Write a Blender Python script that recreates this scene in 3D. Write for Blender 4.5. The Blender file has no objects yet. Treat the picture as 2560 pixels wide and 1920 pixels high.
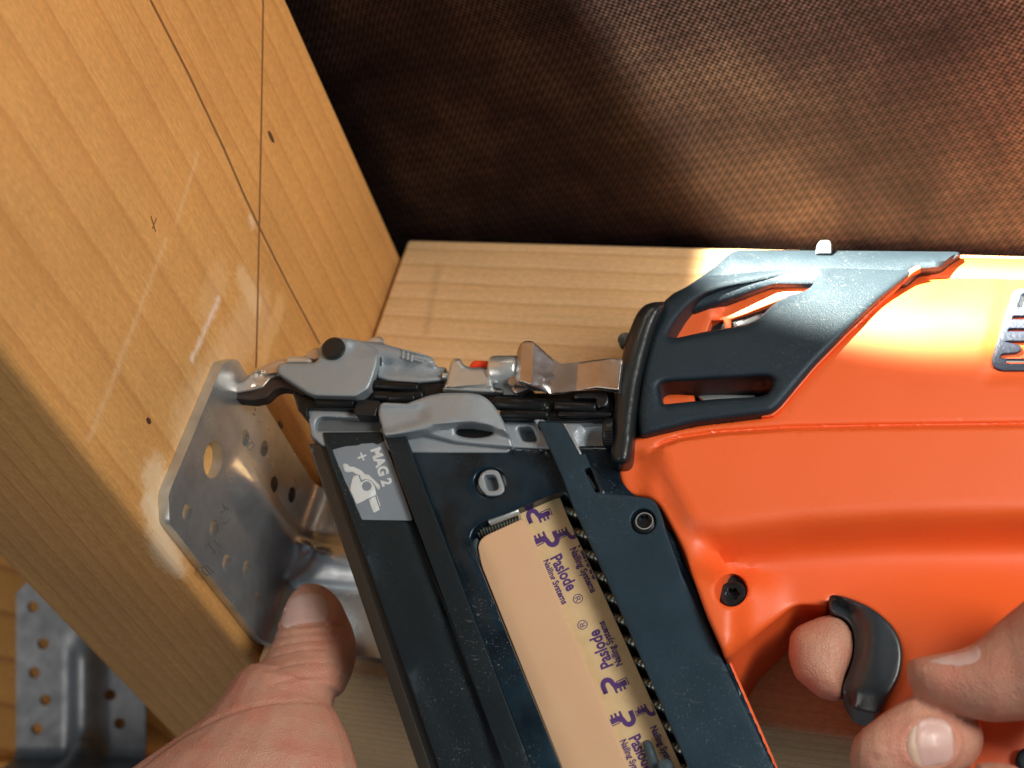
import bpy, bmesh, math, random
import numpy as np
from mathutils import Vector, Matrix, geometry
from mathutils.bvhtree import BVHTree
random.seed(7); rng = np.random.default_rng(5)
S = bpy.context.scene
COL = S.collection
# ------------------------------------------------------------------ camera
F = 3926.0                                   # focal length in pixels of the 2560 wide frame
def nz(a): return a/np.linalg.norm(a)
E1 = nz(np.array([1020, -2570, -3392.]))
E2 = np.array([9856, -567, 3392.]); E2 = nz(E2-E1*E2.dot(E1))
E3 = nz(np.cross(-E1, E2))
R = np.array([E2, E3, -E1])                  # camera axes -> world axes (X along the rail, Y into depth, Z up)
CAM = -R @ (.5*np.array([(631-1280)/F, (960-1655)/F, -1]))
cam = bpy.data.cameras.new('camera'); camo = bpy.data.objects.new('camera', cam); COL.objects.link(camo)
cam.sensor_width = 36; cam.lens = F/2560*36; cam.clip_start = .01; cam.clip_end = 50
M4 = Matrix.Identity(4)
for i in range(3):
    for j in range(3): M4[i][j] = R[i, j]
    M4[i][3] = CAM[i]
camo.matrix_world = M4
S.camera = camo
cam.dof.use_dof = True; cam.dof.focus_distance = .435; cam.dof.aperture_fstop = 14
def camdir(x, y, z): return R @ np.array([x, y, z], float)
# ------------------------------------------------------------------ light
W = bpy.data.worlds.new('World'); S.world = W; W.use_nodes = True
bg = W.node_tree.nodes['Background']; bg.inputs[0].default_value = (.78, .90, 1, 1); bg.inputs[1].default_value = .12
def aim(o, loc, tgt):
    o.location = loc
    o.rotation_euler = (Vector(tgt)-Vector(loc)).to_track_quat('-Z', 'Y').to_euler()
def area(name, loc, tgt, size, power, color, sy=None):
    l = bpy.data.lights.new(name, 'AREA'); l.energy = power; l.color = color; l.size = size
    if sy: l.shape = 'RECTANGLE'; l.size_y = sy
    o = bpy.data.objects.new(name, l); COL.objects.link(o); aim(o, loc, tgt); return o
area('overhead_light', (.70, .01, .66), (.10, .05, .03), .26, 6.6, (1, .94, .86))
area('cool_fill_light', (-.45, -.62, .55), (.12, .03, .0), .4, 1.7, (1, .89, .80))
sp = bpy.data.lights.new('sun_patch_spot', 'SPOT'); sp.energy = 155; sp.color = (1, .88, .70)  # unseen spot added to stand in for the sun patch on the tool
sp.shadow_soft_size = .007; sp.spot_size = math.radians(29.8); sp.spot_blend = .28
spo = bpy.data.objects.new('sun_patch_spot', sp); COL.objects.link(spo)
aim(spo, (.03, .17, .34), (.03+.4853, .17+.0112, .34-.8743))
S.view_settings.view_transform = 'Standard'; S.view_settings.look = 'None'
S.view_settings.exposure = 0; S.view_settings.gamma = 1
S.cycles.sample_clamp_indirect = 4

# ------------------------------------------------------------------ materials
def mat(name, color, rough=.5, metal=0., bump=None, var=None, spec=.5, coat=0, sss=None, tint=None, dust=0):
    m = bpy.data.materials.new(name); m.use_nodes = True
    nt = m.node_tree; n = nt.nodes; L = nt.links; b = n['Principled BSDF']
    b.inputs['Base Color'].default_value = (*color, 1); b.inputs['Roughness'].default_value = rough
    b.inputs['Metallic'].default_value = metal; b.inputs['Specular IOR Level'].default_value = spec
    b.inputs['Coat Weight'].default_value = coat
    if tint: b.inputs['Specular Tint'].default_value = (*tint, 1)
    tc = n.new('ShaderNodeTexCoord')
    if sss:
        b.inputs['Subsurface Weight'].default_value = sss[0]
        b.inputs['Subsurface Radius'].default_value = (1, .35, .18); b.inputs['Subsurface Scale'].default_value = sss[1]
    if var:                                   # (scale, amount, colour2)
        t = n.new('ShaderNodeTexNoise'); t.inputs['Scale'].default_value = var[0]; t.inputs['Detail'].default_value = 6
        L.new(tc.outputs['Object'], t.inputs['Vector'])
        r = n.new('ShaderNodeValToRGB'); r.color_ramp.elements[0].position = .38; r.color_ramp.elements[1].position = .68
        r.color_ramp.elements[0].color = (0, 0, 0, 1); r.color_ramp.elements[1].color = (var[1], var[1], var[1], 1)
        L.new(t.outputs[0], r.inputs[0])
        mx = n.new('ShaderNodeMix'); mx.data_type = 'RGBA'
        mx.inputs[6].default_value = (*color, 1); mx.inputs[7].default_value = (*var[2], 1)
        L.new(r.outputs[0], mx.inputs[0]); L.new(mx.outputs[2], b.inputs['Base Color'])
        mr = n.new('ShaderNodeMapRange'); mr.inputs[3].default_value = rough*.8; mr.inputs[4].default_value = min(1, rough*1.3)
        L.new(t.outputs[0], mr.inputs[0]); L.new(mr.outputs[0], b.inputs['Roughness'])
    if dust:                                  # rubbed specks and short hairline scratches
        src = b.inputs['Base Color'].links[0].from_socket if b.inputs['Base Color'].links else None
        t1 = n.new('ShaderNodeTexNoise'); t1.inputs['Scale'].default_value = 1500; t1.inputs['Detail'].default_value = 2; L.new(tc.outputs['Object'], t1.inputs['Vector'])
        t2 = n.new('ShaderNodeTexNoise'); t2.inputs['Scale'].default_value = 38; t2.inputs['Detail'].default_value = 5; L.new(tc.outputs['Object'], t2.inputs['Vector'])
        mp = n.new('ShaderNodeMapping'); mp.inputs['Rotation'].default_value = (.3, .2, 1.1); mp.inputs['Scale'].default_value = (1, 14, 1); L.new(tc.outputs['Object'], mp.inputs['Vector'])
        t3 = n.new('ShaderNodeTexNoise'); t3.inputs['Scale'].default_value = 150; t3.inputs['Detail'].default_value = 3; L.new(mp.outputs[0], t3.inputs['Vector'])
        def band(sock, lo, hi):
            r_ = n.new('ShaderNodeMapRange'); r_.inputs[1].default_value = lo; r_.inputs[2].default_value = hi; L.new(sock, r_.inputs[0]); return r_.outputs[0]
        def mm(op, a_, b_):
            q = n.new('ShaderNodeMath'); q.operation = op; L.new(a_, q.inputs[0])
            if isinstance(b_, float): q.inputs[1].default_value = b_
            else: L.new(b_, q.inputs[1])
            return q.outputs[0]
        mask = mm('MAXIMUM', mm('MULTIPLY', band(t1.outputs[0], .64, .74), band(t2.outputs[0], .45, .62)), mm('MULTIPLY', band(t3.outputs[0], .68, .74), band(t2.outputs[0], .5, .64)))
        mask = mm('MULTIPLY', mask, .42*dust)
        mx2 = n.new('ShaderNodeMix'); mx2.data_type = 'RGBA'; L.new(mask, mx2.inputs[0])
        if src: L.new(src, mx2.inputs[6])
        else: mx2.inputs[6].default_value = (*color, 1)
        mx2.inputs[7].default_value = (.42, .42, .40, 1); L.new(mx2.outputs[2], b.inputs['Base Color'])
    if bump:                                  # (scale, distance)
        t = n.new('ShaderNodeTexNoise'); t.inputs['Scale'].default_value = bump[0]; t.inputs['Detail'].default_value = 3
        L.new(tc.outputs['Object'], t.inputs['Vector'])
        bp = n.new('ShaderNodeBump'); bp.inputs['Strength'].default_value = 1; bp.inputs['Distance'].default_value = bump[1]
        L.new(t.outputs[0], bp.inputs['Height']); L.new(bp.outputs[0], b.inputs['Normal'])
    return m

def wood(name, axis, c1, c2, c3, centre, freq, marks=None, rough=.55):
    """timber with growth rings round an axis, fine fibres along it"""
    m = bpy.data.materials.new(name); m.use_nodes = True
    nt = m.node_tree; n = nt.nodes; L = nt.links; b = n['Principled BSDF']
    b.inputs['Roughness'].default_value = rough; b.inputs['Specular IOR Level'].default_value = .35
    tc = n.new('ShaderNodeTexCoord')
    def mapping(scale, loc=(0, 0, 0)):
        mp = n.new('ShaderNodeMapping'); mp.inputs['Scale'].default_value = scale; mp.inputs['Location'].default_value = loc
        L.new(tc.outputs['Object'], mp.inputs['Vector']); return mp.outputs[0]
    ax = 'XYZ'.index(axis)
    s = [1, 1, 1]; s[ax] = .06
    nd = n.new('ShaderNodeTexNoise'); nd.inputs['Scale'].default_value = 9; nd.inputs['Detail'].default_value = 3
    L.new(mapping([s[0], s[1], s[2]]), nd.inputs['Vector'])
    sub = n.new('ShaderNodeVectorMath'); sub.operation = 'SUBTRACT'; sub.inputs[1].default_value = (.5, .5, .5); L.new(nd.outputs['Color'], sub.inputs[0])
    sc = n.new('ShaderNodeVectorMath'); sc.operation = 'SCALE'; sc.inputs[3].default_value = .014; L.new(sub.outputs[0], sc.inputs[0])
    ad = n.new('ShaderNodeVectorMath'); ad.operation = 'ADD'; L.new(mapping((1, 1, 1), tuple(-c for c in centre)), ad.inputs[0]); L.new(sc.outputs[0], ad.inputs[1])
    wv = n.new('ShaderNodeTexWave'); wv.wave_type = 'RINGS'; wv.rings_direction = axis; wv.wave_profile = 'SAW'
    wv.inputs['Scale'].default_value = freq; wv.inputs['Distortion'].default_value = .4; wv.inputs['Detail'].default_value = 2; wv.inputs['Detail Scale'].default_value = .6
    L.new(ad.outputs[0], wv.inputs['Vector'])
    r = n.new('ShaderNodeValToRGB'); e = r.color_ramp.elements
    e[0].position = 0; e[0].color = (*c1, 1); e[1].position = .78; e[1].color = (*c2, 1)
    x = e.new(.94); x.color = (*c3, 1); x = e.new(1.); x.color = (*c1, 1)
    L.new(wv.outputs[0], r.inputs[0])
    s = [260, 260, 260]; s[ax] = 7
    fb = n.new('ShaderNodeTexNoise'); fb.inputs['Scale'].default_value = 4; fb.inputs['Detail'].default_value = 5; L.new(mapping(s), fb.inputs['Vector'])
    mr = n.new('ShaderNodeMapRange'); mr.inputs[1].default_value = .3; mr.inputs[2].default_value = .7; mr.inputs[3].default_value = .93; mr.inputs[4].default_value = 1.06
    L.new(fb.outputs[0], mr.inputs[0])
    mul = n.new('ShaderNodeVectorMath'); mul.operation = 'SCALE'; L.new(r.outputs[0], mul.inputs[0]); L.new(mr.outputs[0], mul.inputs[3])
    big = n.new('ShaderNodeTexNoise'); big.inputs['Scale'].default_value = 14; big.inputs['Detail'].default_value = 3; L.new(tc.outputs['Object'], big.inputs['Vector'])
    mr2 = n.new('ShaderNodeMapRange'); mr2.inputs[1].default_value = .3; mr2.inputs[2].default_value = .7; mr2.inputs[3].default_value = .88; mr2.inputs[4].default_value = 1.1
    L.new(big.outputs[0], mr2.inputs[0])
    mul2 = n.new('ShaderNodeVectorMath'); mul2.operation = 'SCALE'; L.new(mul.outputs[0], mul2.inputs[0]); L.new(mr2.outputs[0], mul2.inputs[3])
    sk = n.new('ShaderNodeTexNoise'); sk.inputs['Scale'].default_value = 900; sk.inputs['Detail'].default_value = 4; sk.inputs['Roughness'].default_value = .7; L.new(mapping([1 if i != ax else .5 for i in range(3)]), sk.inputs['Vector'])
    mr3 = n.new('ShaderNodeMapRange'); mr3.inputs[1].default_value = .35; mr3.inputs[2].default_value = .75; mr3.inputs[3].default_value = .92; mr3.inputs[4].default_value = 1.2
    L.new(sk.outputs[0], mr3.inputs[0])
    mul3 = n.new('ShaderNodeVectorMath'); mul3.operation = 'SCALE'; L.new(mul2.outputs[0], mul3.inputs[0]); L.new(mr3.outputs[0], mul3.inputs[3])
    col = mul3.outputs[0]
    # own marks: list of (kind, p, q, radius, colour, amount, roughness of the outline)
    for (p, q, rad, cc, amt, ns) in (marks or []):
        p = Vector(p); q = Vector(q); d = q-p
        # distance to a segment
        v = n.new('ShaderNodeVectorMath'); v.operation = 'SUBTRACT'; L.new(tc.outputs['Object'], v.inputs[0]); v.inputs[1].default_value = p
        dt = n.new('ShaderNodeVectorMath'); dt.operation = 'DOT_PRODUCT'; L.new(v.outputs[0], dt.inputs[0]); dt.inputs[1].default_value = d/max(d.length_squared, 1e-9)
        cl = n.new('ShaderNodeClamp'); L.new(dt.outputs['Value'], cl.inputs[0])
        s2 = n.new('ShaderNodeVectorMath'); s2.operation = 'SCALE'; s2.inputs[0].default_value = d; L.new(cl.outputs[0], s2.inputs[3])
        df = n.new('ShaderNodeVectorMath'); df.operation = 'DISTANCE'; L.new(v.outputs[0], df.inputs[0]); L.new(s2.outputs[0], df.inputs[1])
        nn = n.new('ShaderNodeTexNoise'); nn.inputs['Scale'].default_value = ns; nn.inputs['Detail'].default_value = 6; nn.inputs['Roughness'].default_value = .7
        L.new(tc.outputs['Object'], nn.inputs['Vector'])
        m1 = n.new('ShaderNodeMapRange'); m1.inputs[1].default_value = 0; m1.inputs[2].default_value = rad; m1.inputs[3].default_value = .62 if rad < .0045 else 1; m1.inputs[4].default_value = 0
        L.new(df.outputs['Value'], m1.inputs[0])
        a = n.new('ShaderNodeMath'); a.operation = 'ADD'; L.new(m1.outputs[0], a.inputs[0]); L.new(nn.outputs[0], a.inputs[1])
        m2 = n.new('ShaderNodeMapRange'); m2.inputs[1].default_value = .72; m2.inputs[2].default_value = 1.15; m2.inputs[3].default_value = 0; m2.inputs[4].default_value = amt
        L.new(a.outputs[0], m2.inputs[0])
        gate = n.new('ShaderNodeMath'); gate.operation = 'MULTIPLY'; L.new(m2.outputs[0], gate.inputs[0])
        g2 = n.new('ShaderNodeMath'); g2.operation = 'GREATER_THAN'; g2.inputs[1].default_value = .001; L.new(m1.outputs[0], g2.inputs[0]); L.new(g2.outputs[0], gate.inputs[1])
        mx = n.new('ShaderNodeMix'); mx.data_type = 'RGBA'; L.new(gate.outputs[0], mx.inputs[0]); L.new(col, mx.inputs[6]); mx.inputs[7].default_value = (*cc, 1)
        col = mx.outputs[2]
    L.new(col, b.inputs['Base Color'])
    bp = n.new('ShaderNodeBump'); bp.inputs['Distance'].default_value = .00025; L.new(fb.outputs[0], bp.inputs['Height']); L.new(bp.outputs[0], b.inputs['Normal'])
    return m

MT = {}
MT['orange'] = mat('orange_plastic', (.80, .115, .014), .50, bump=(2600, .00004), var=(60, .35, (.82, .11, .010)), dust=.25, spec=.85)
MT['hood'] = mat('blue_grey_rubber', (.0085, .0155, .0225), .5, bump=(2200, .00013), var=(90, .5, (.012, .021, .030)), dust=.5, tint=(.62, .80, .95))
MT['rail'] = mat('blue_grey_plastic', (.010, .025, .038), .45, bump=(2400, .00010), var=(70, .6, (.015, .034, .052)), dust=.4, tint=(.62, .80, .95))
MT['cover'] = mat('black_anodised', (.005, .009, .012), .42, bump=(2400, .00008), var=(40, .5, (.007, .013, .017)), dust=.6, tint=(.62, .80, .95))
MT['navy'] = mat('navy_gloss_plastic', (.003, .008, .014), .22, bump=(900, .00004), var=(70, .8, (.014, .035, .055)), dust=.9, tint=(.62, .80, .95))
MT['black'] = mat('black_plastic', (.008, .010, .012), .35, bump=(1500, .00005))
MT['gasket'] = mat('black_rubber', (.010, .014, .016), .32, bump=(500, .00012))
MT['blackmetal'] = mat('black_oxide_steel', (.02, .022, .024), .3, .7, bump=(1600, .00012))
MT['cast'] = mat('cast_aluminium', (.33, .38, .42), .45, .4, bump=(1800, .00010), var=(80, .5, (.27, .32, .355)))
MT['castdark'] = mat('cast_aluminium_dark', (.11, .13, .145), .55, .35, bump=(2200, .00006), var=(80, .5, (.15, .18, .19)))  # darker aluminium tone for recess floors and small fittings
MT['zinc'] = mat('zinc_plated_steel', (.66, .70, .70), .34, .8, bump=(900, .00010))
MT['galv'] = mat('galvanised_steel', (.56, .61, .65), .28, .82, bump=(260, .00008), var=(130, .9, (.42, .46, .49)), dust=.3)
MT['spring'] = mat('spring_steel', (.46, .41, .38), .3, .95, bump=(500, .00008), var=(200, .6, (.58, .60, .64)))
MT['probe'] = mat('brushed_nickel', (.62, .56, .50), .34, .85, bump=(700, .00008))
MT['probedark'] = mat('dark_brown_steel', (.05, .035, .03), .5, .5)  # dark brown tone of the claw plate's lower face
MT['red'] = mat('red_indicator', (.75, .05, .01), .4)
MT['tan'] = mat('follower_plate_reflection', (.66, .44, .27), .34, .1, dust=1., bump=(900, .00002), var=(35, .7, (.62, .39, .23)))  # beige reflection in the polished plate, painted as its base colour
MT['paper'] = mat('kraft_paper', (.60, .45, .25), .75, bump=(700, .00008), var=(300, .6, (.52, .39, .21)))
MT['ink'] = mat('purple_ink', (.07, .028, .15), .6)
MT['sticker'] = mat('grey_sticker', (.17, .215, .26), .38, bump=(2600, .00004), var=(60, .5, (.20, .25, .30)))
MT['white'] = mat('white_print', (.55, .60, .62), .5)
MT['nail'] = mat('nail_steel', (.30, .32, .28), .3, .8, bump=(1200, .00008))
MT['screw'] = mat('screw_steel', (.035, .04, .045), .3, .8)
MT['trigger'] = mat('glossy_trigger_plastic', (.012, .020, .028), .36, bump=(700, .00003), spec=.9)
MT['pusher'] = mat('smoked_plastic', (.05, .075, .09), .25)
MT['vent'] = mat('grained_grey_plastic', (.035, .05, .085), .5, bump=(1100, .0003))
MT['darkwood'] = mat('dark_underside', (.05, .03, .02), .8)
MT['pencil'] = mat('pencil_graphite', (.17, .08, .03), .6)
MT['knot'] = mat('knot_wood', (.07, .03, .015), .6)
MT['fingernail'] = mat('fingernail', (.56, .36, .32), .34, sss=(.3, .002), bump=(300, .0001), var=(120, .4, (.60, .42, .37)))
MT['nailtip'] = mat('fingernail_edge', (.50, .35, .26), .5, sss=(.3, .002))

def skin_mat():
    m = mat('skin', (.50, .265, .185), .45, sss=(.12, .003), var=(130, .9, (.50, .20, .14)))
    nt = m.node_tree; n = nt.nodes; L = nt.links; b = n['Principled BSDF']; tc = n.new('ShaderNodeTexCoord')
    b.inputs['Specular IOR Level'].default_value = .38
    v = n.new('ShaderNodeTexVoronoi'); v.feature = 'DISTANCE_TO_EDGE'; v.inputs['Scale'].default_value = 1300; L.new(tc.outputs['Object'], v.inputs['Vector'])
    w = n.new('ShaderNodeTexNoise'); w.inputs['Scale'].default_value = 420; w.inputs['Detail'].default_value = 5; L.new(tc.outputs['Object'], w.inputs['Vector'])
    a = n.new('ShaderNodeMath'); a.operation = 'MULTIPLY_ADD'; a.inputs[1].default_value = 1.6; L.new(v.outputs[0], a.inputs[0]); L.new(w.outputs[0], a.inputs[2])
    bp = n.new('ShaderNodeBump'); bp.inputs['Distance'].default_value = .0002; L.new(a.outputs[0], bp.inputs['Height']); L.new(bp.outputs[0], b.inputs['Normal'])
    return m
MT['skin'] = skin_mat()

def membrane_mat():
    m = bpy.data.materials.new('woven_membrane'); m.use_nodes = True
    nt = m.node_tree; n = nt.nodes; L = nt.links; b = n['Principled BSDF']; b.inputs['Roughness'].default_value = .8; b.inputs['Specular IOR Level'].default_value = .08
    tc = n.new('ShaderNodeTexCoord'); sx = n.new('ShaderNodeSeparateXYZ')
    nd = n.new('ShaderNodeTexNoise'); nd.inputs['Scale'].default_value = 55; nd.inputs['Detail'].default_value = 2; L.new(tc.outputs['Object'], nd.inputs['Vector'])
    ds = n.new('ShaderNodeVectorMath'); ds.operation = 'SCALE'; ds.inputs[3].default_value = .0022; L.new(nd.outputs['Color'], ds.inputs[0])
    av = n.new('ShaderNodeVectorMath'); av.operation = 'ADD'; L.new(tc.outputs['Object'], av.inputs[0]); L.new(ds.outputs[0], av.inputs[1])
    L.new(av.outputs[0], sx.inputs[0])
    def M(op, a, b2=None):
        k = n.new('ShaderNodeMath'); k.operation = op
        for i, x in enumerate((a, b2)):
            if x is None: continue
            if isinstance(x, (int, float)): k.inputs[i].default_value = x
            else: L.new(x, k.inputs[i])
        return k.outputs[0]
    fr = 2*math.pi/.0022
    u = M('MULTIPLY', M('ADD', sx.outputs[0], M('MULTIPLY', sx.outputs[2], .38)), fr)
    v = M('MULTIPLY', M('SUBTRACT', sx.outputs[2], M('MULTIPLY', sx.outputs[0], .22)), fr*1.05)
    su = M('SINE', u); sv = M('SINE', v)
    pr = M('MULTIPLY', su, sv)
    tw = M('SINE', M('MULTIPLY', M('ADD', u, v), .25)); tw2 = M('SINE', M('MULTIPLY', M('SUBTRACT', u, v), .25))
    val = M('ADD', M('MULTIPLY', pr, .62), M('MULTIPLY', M('MULTIPLY', tw, tw2), .22))
    mr = n.new('ShaderNodeMapRange'); mr.inputs[1].default_value = -.5; mr.inputs[2].default_value = .8; L.new(val, mr.inputs[0])
    big = n.new('ShaderNodeTexNoise'); big.inputs['Scale'].default_value = 11; big.inputs['Detail'].default_value = 9; big.inputs['Roughness'].default_value = .7; L.new(tc.outputs['Object'], big.inputs['Vector'])
    r = n.new('ShaderNodeValToRGB'); e = r.color_ramp.elements; e[0].position = .35; e[0].color = (.005, .0025, .0032, 1); e[1].position = .66; e[1].color = (.044, .028, .020, 1)
    k = e.new(.5); k.color = (.018, .0105, .0095, 1)
    L.new(big.outputs[0], r.inputs[0])
    g = n.new('ShaderNodeMapRange'); g.inputs[3].default_value = .25; g.inputs[4].default_value = 2.2; L.new(mr.outputs[0], g.inputs[0])
    s = n.new('ShaderNodeVectorMath'); s.operation = 'SCALE'; L.new(r.outputs[0], s.inputs[0]); L.new(g.outputs[0], s.inputs[3])
    L.new(s.outputs[0], b.inputs['Base Color'])
    bp = n.new('ShaderNodeBump'); bp.inputs['Distance'].default_value = .00004; L.new(val, bp.inputs['Height']); L.new(bp.outputs[0], b.inputs['Normal'])
    return m
MT['membrane'] = membrane_mat()

# ------------------------------------------------------------------ object helpers
def tag(o, label=None, cat=None, group=None, kind=None):
    if label: o['label'] = label
    if cat: o['category'] = cat
    if group: o['group'] = group
    if kind: o['kind'] = kind
    return o
def empty(name, loc):
    o = bpy.data.objects.new(name, None); COL.objects.link(o); o.location = loc; o.empty_display_size = .01; return o
def wloc(o):
    v = Vector((0, 0, 0))
    while o is not None: v += o.location; o = o.parent
    return v
def link(name, verts, faces, m, parent=None, smooth=True, angle=35, loc=None):
    """one mesh object from world coordinates"""
    if loc is None: loc = np.zeros(3) if parent is None else np.array(wloc(parent))
    vv = np.asarray(verts, float)-np.asarray(loc)
    me = bpy.data.meshes.new(name); me.from_pydata(vv.tolist(), [], [list(map(int, f)) for f in faces]); me.update()
    bm = bmesh.new(); bm.from_mesh(me); bmesh.ops.recalc_face_normals(bm, faces=bm.faces); bm.to_mesh(me); bm.free()
    o = bpy.data.objects.new(name, me); COL.objects.link(o)
    if parent is not None: o.parent = parent
    else: o.location = loc
    if smooth:
        me.shade_smooth(); me.set_sharp_from_angle(angle=math.radians(angle))
    me.materials.append(MT[m] if isinstance(m, str) else m)
    return o

def rayd(u, v):
    u = np.asarray(u, float); v = np.asarray(v, float)
    c = np.stack([(u-1280)/F, (960-v)/F, -np.ones_like(u)], -1); return c @ R.T
def on_plane(u, v, ax, val):
    r = rayd(u, v); k = (val-CAM[ax])/r[..., ax]; return CAM+r*k[..., None]
def proj(P):
    q = (np.asarray(P)-CAM) @ R; return np.stack([1280+F*q[..., 0]/-q[..., 2], 960-F*q[..., 1]/-q[..., 2]], -1)

class Frame:
    """a working plane in space; px(u,v,h) is the point at height h over it seen at a photo position"""
    def __init__(s, pts):                     # three (u, v, depth)
        P = [CAM+rayd(u, v)*d for u, v, d in pts]
        n = np.cross(P[1]-P[0], P[2]-P[0]); n = nz(n)
        if n.dot(CAM-P[0]) < 0: n = -n
        s.n = n; s.o = P[0]
        ex = R @ np.array([1., 0, 0]); ex = nz(ex-n*ex.dot(n)); s.ex = ex; s.ey = np.cross(n, ex)
    def px(s, u, v, h=0.):
        r = rayd(u, v); h = np.asarray(h, float)
        k = (s.n.dot(s.o-CAM)+h)/(r @ s.n); return CAM+r*k[..., None]
    def st(s, P): d = P-s.o; return np.stack([d @ s.ex, d @ s.ey], -1)
    def pt(s, q, h):
        q = np.asarray(q); h = np.asarray(h, float)
        return s.o+q[..., :1]*s.ex+q[..., 1:2]*s.ey+np.broadcast_to(h, q.shape[:-1])[..., None]*s.n
T = Frame([(567, 966, .478), (2560, 966, .425), (1389, 1920, .408)])
MM = .001
K = 640/2212.
CR = {'A': (400, 800), 'B': (1000, 760), 'C': (1500, 560), 'D': (1920, 560), 'E': (360, 1240), 'Q': (700, 1040),
      'G': (1160, 1160), 'H': (1160, 1440), 'I': (1600, 1160), 'J': (1920, 1440), 'K': (0, 1440), 'L': (640, 1440)}
def cr(key, *pts):
    """positions read from an enlarged piece of the photograph"""
    if key == 'O': return [(x*1.15733, y*1.15733) for x, y in pts]
    ox, oy = CR[key]; return [(ox+x*K, oy+y*K) for x, y in pts]

def roundpoly(p, rad, seg=4):
    if not rad: return [tuple(a) for a in p]
    out = []; N = len(p); p = [np.array(a, float) for a in p]
    for i in range(N):
        a, b, c = p[i-1], p[i], p[(i+1) % N]
        la, lc = np.linalg.norm(a-b), np.linalg.norm(c-b)
        if la < 1e-6 or lc < 1e-6: continue
        r = min(rad, la*.48, lc*.48); s = b+(a-b)/la*r; e = b+(c-b)/lc*r
        for k in range(seg+1):
            t = k/seg; out.append(tuple((1-t)**2*s+2*t*(1-t)*b+t*t*e))
    return out
def resample(q, step):
    out = []
    for i in range(len(q)):
        a, b = q[i], q[(i+1) % len(q)]; L = np.linalg.norm(b-a)
        if L < 1e-7: continue
        k = max(1, int(math.ceil(L/step)))
        for j in range(k): out.append(a+(b-a)*j/k)
    return np.array(out)
def inside(P, loops):
    c = np.zeros(len(P), bool); x, y = P[:, 0], P[:, 1]
    for q in loops:
        a = q; b = np.roll(q, -1, 0)
        for (x0, y0), (x1, y1) in zip(a, b):
            if y0 == y1: continue
            m = ((y0 > y) != (y1 > y)) & (x < (x1-x0)*(y-y0)/(y1-y0)+x0); c ^= m
    return c
def dist(P, loops):
    d = np.full(len(P), 1e9)
    for q in loops:
        a = q; b = np.roll(q, -1, 0)
        for A, B in zip(a, b):
            e = B-A; l = e.dot(e)
            if l < 1e-14: continue
            t = np.clip(((P-A) @ e)/l, 0, 1); d = np.minimum(d, np.linalg.norm(P-A-t[:, None]*e, axis=1))
    return d
def triangulate(loops, step, r=0., estep=None, rings=(.12, .35, .65, 1.), more=()):
    loops = [resample(l, estep or step) for l in loops]
    pts = [l for l in loops]; edges = []; k = 0
    for l in loops:
        edges += [(k+i, k+(i+1) % len(l)) for i in range(len(l))]; k += len(l)
    extra = []
    if r > 0:
        for l in loops:
            t = np.roll(l, -1, 0)-np.roll(l, 1, 0); t /= np.maximum(np.linalg.norm(t, axis=1), 1e-12)[:, None]
            nn = np.stack([-t[:, 1], t[:, 0]], -1)
            for f in rings:
                for sg in (1, -1):
                    c = l+nn*sg*r*f
                    ok = inside(c, loops) & (dist(c, loops) > r*f*.9); extra.append(c[ok])
    for q in more:
        q = q[inside(q, loops)]; extra.append(q[dist(q, loops) > 4e-4])
    allp = np.concatenate(loops); lo, hi = allp.min(0), allp.max(0)
    gx, gy = np.meshgrid(np.arange(lo[0]+step*.5, hi[0], step), np.arange(lo[1]+step*.5, hi[1], step))
    gx = gx+(np.arange(gx.shape[0]) % 2)[:, None]*step*.5
    g = np.stack([gx.ravel(), gy.ravel()], -1)
    if len(g):
        g = g[inside(g, loops)]
        if len(g): g = g[dist(g, loops) > max(r*1.02, step*.4)]
    P = np.concatenate([allp]+[e for e in extra if len(e)]+([g] if len(g) else []))
    V, _, Fc, _, _, _ = geometry.delaunay_2d_cdt([Vector(p) for p in P.tolist()], edges, [], 0, 1e-7)
    V = np.array([tuple(v) for v in V]); Fc = np.array([f for f in Fc if len(f) == 3])
    cen = V[Fc].mean(1); Fc = Fc[inside(cen, loops)]
    return V, Fc, loops
def close_sheet(Fc, nv):
    """faces of a closed solid: top, mirrored bottom, walls"""
    cnt = {}
    for f in Fc:
        for i in range(3):
            a, b = int(f[i]), int(f[(i+1) % 3]); key = (min(a, b), max(a, b)); cnt[key] = None if key in cnt else (a, b)
    faces = [list(f) for f in Fc]+[[f[2]+nv, f[1]+nv, f[0]+nv] for f in Fc]
    faces += [[b, a, a+nv, b+nv] for v in cnt.values() if v for a, b in [v]]
    return faces
def relief(name, m, parent, outline, holes=(), h=0., thick=4., r=.4, step=4., fn=None, rad=0, hrad=0, frame=None, angle=35, estep=None, lines=()):
    """solid with a shaped, edge-rounded front. heights in millimetres, outline in photo positions"""
    fr = frame or T; h *= MM; thick *= MM; r *= MM; step *= MM
    def loop(p, rd): a = np.array(roundpoly(p, rd)); return fr.st(fr.px(a[:, 0], a[:, 1], h))
    loops = [loop(outline, rad)]+[loop(q, hrad) for q in holes]
    ex = [fr.st(fr.px(np.array([p[0] for p in q], float), np.array([p[1] for p in q], float), h)) for q in lines]
    V, Fc, L2 = triangulate(loops, step, r, estep*MM if estep else min(step, 3*MM), more=ex)
    d = dist(V, L2); z = np.full(len(V), h)
    if r > 0:
        t = np.clip(1-d/r, 0, 1); z -= r*(1-np.sqrt(np.maximum(0, 1-t*t)))
    if fn is not None:
        uv = proj(fr.pt(V, np.full(len(V), h))); z = z+fn(uv[:, 0], uv[:, 1], d/MM)*MM
    uv = proj(fr.pt(V, np.full(len(V), h))); top = fr.px(uv[:, 0], uv[:, 1], z); bot = fr.pt(fr.st(top), np.full(len(V), h-thick))
    return link(name, np.concatenate([top, bot]), close_sheet(Fc, len(V)), m, parent, angle=angle)
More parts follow.
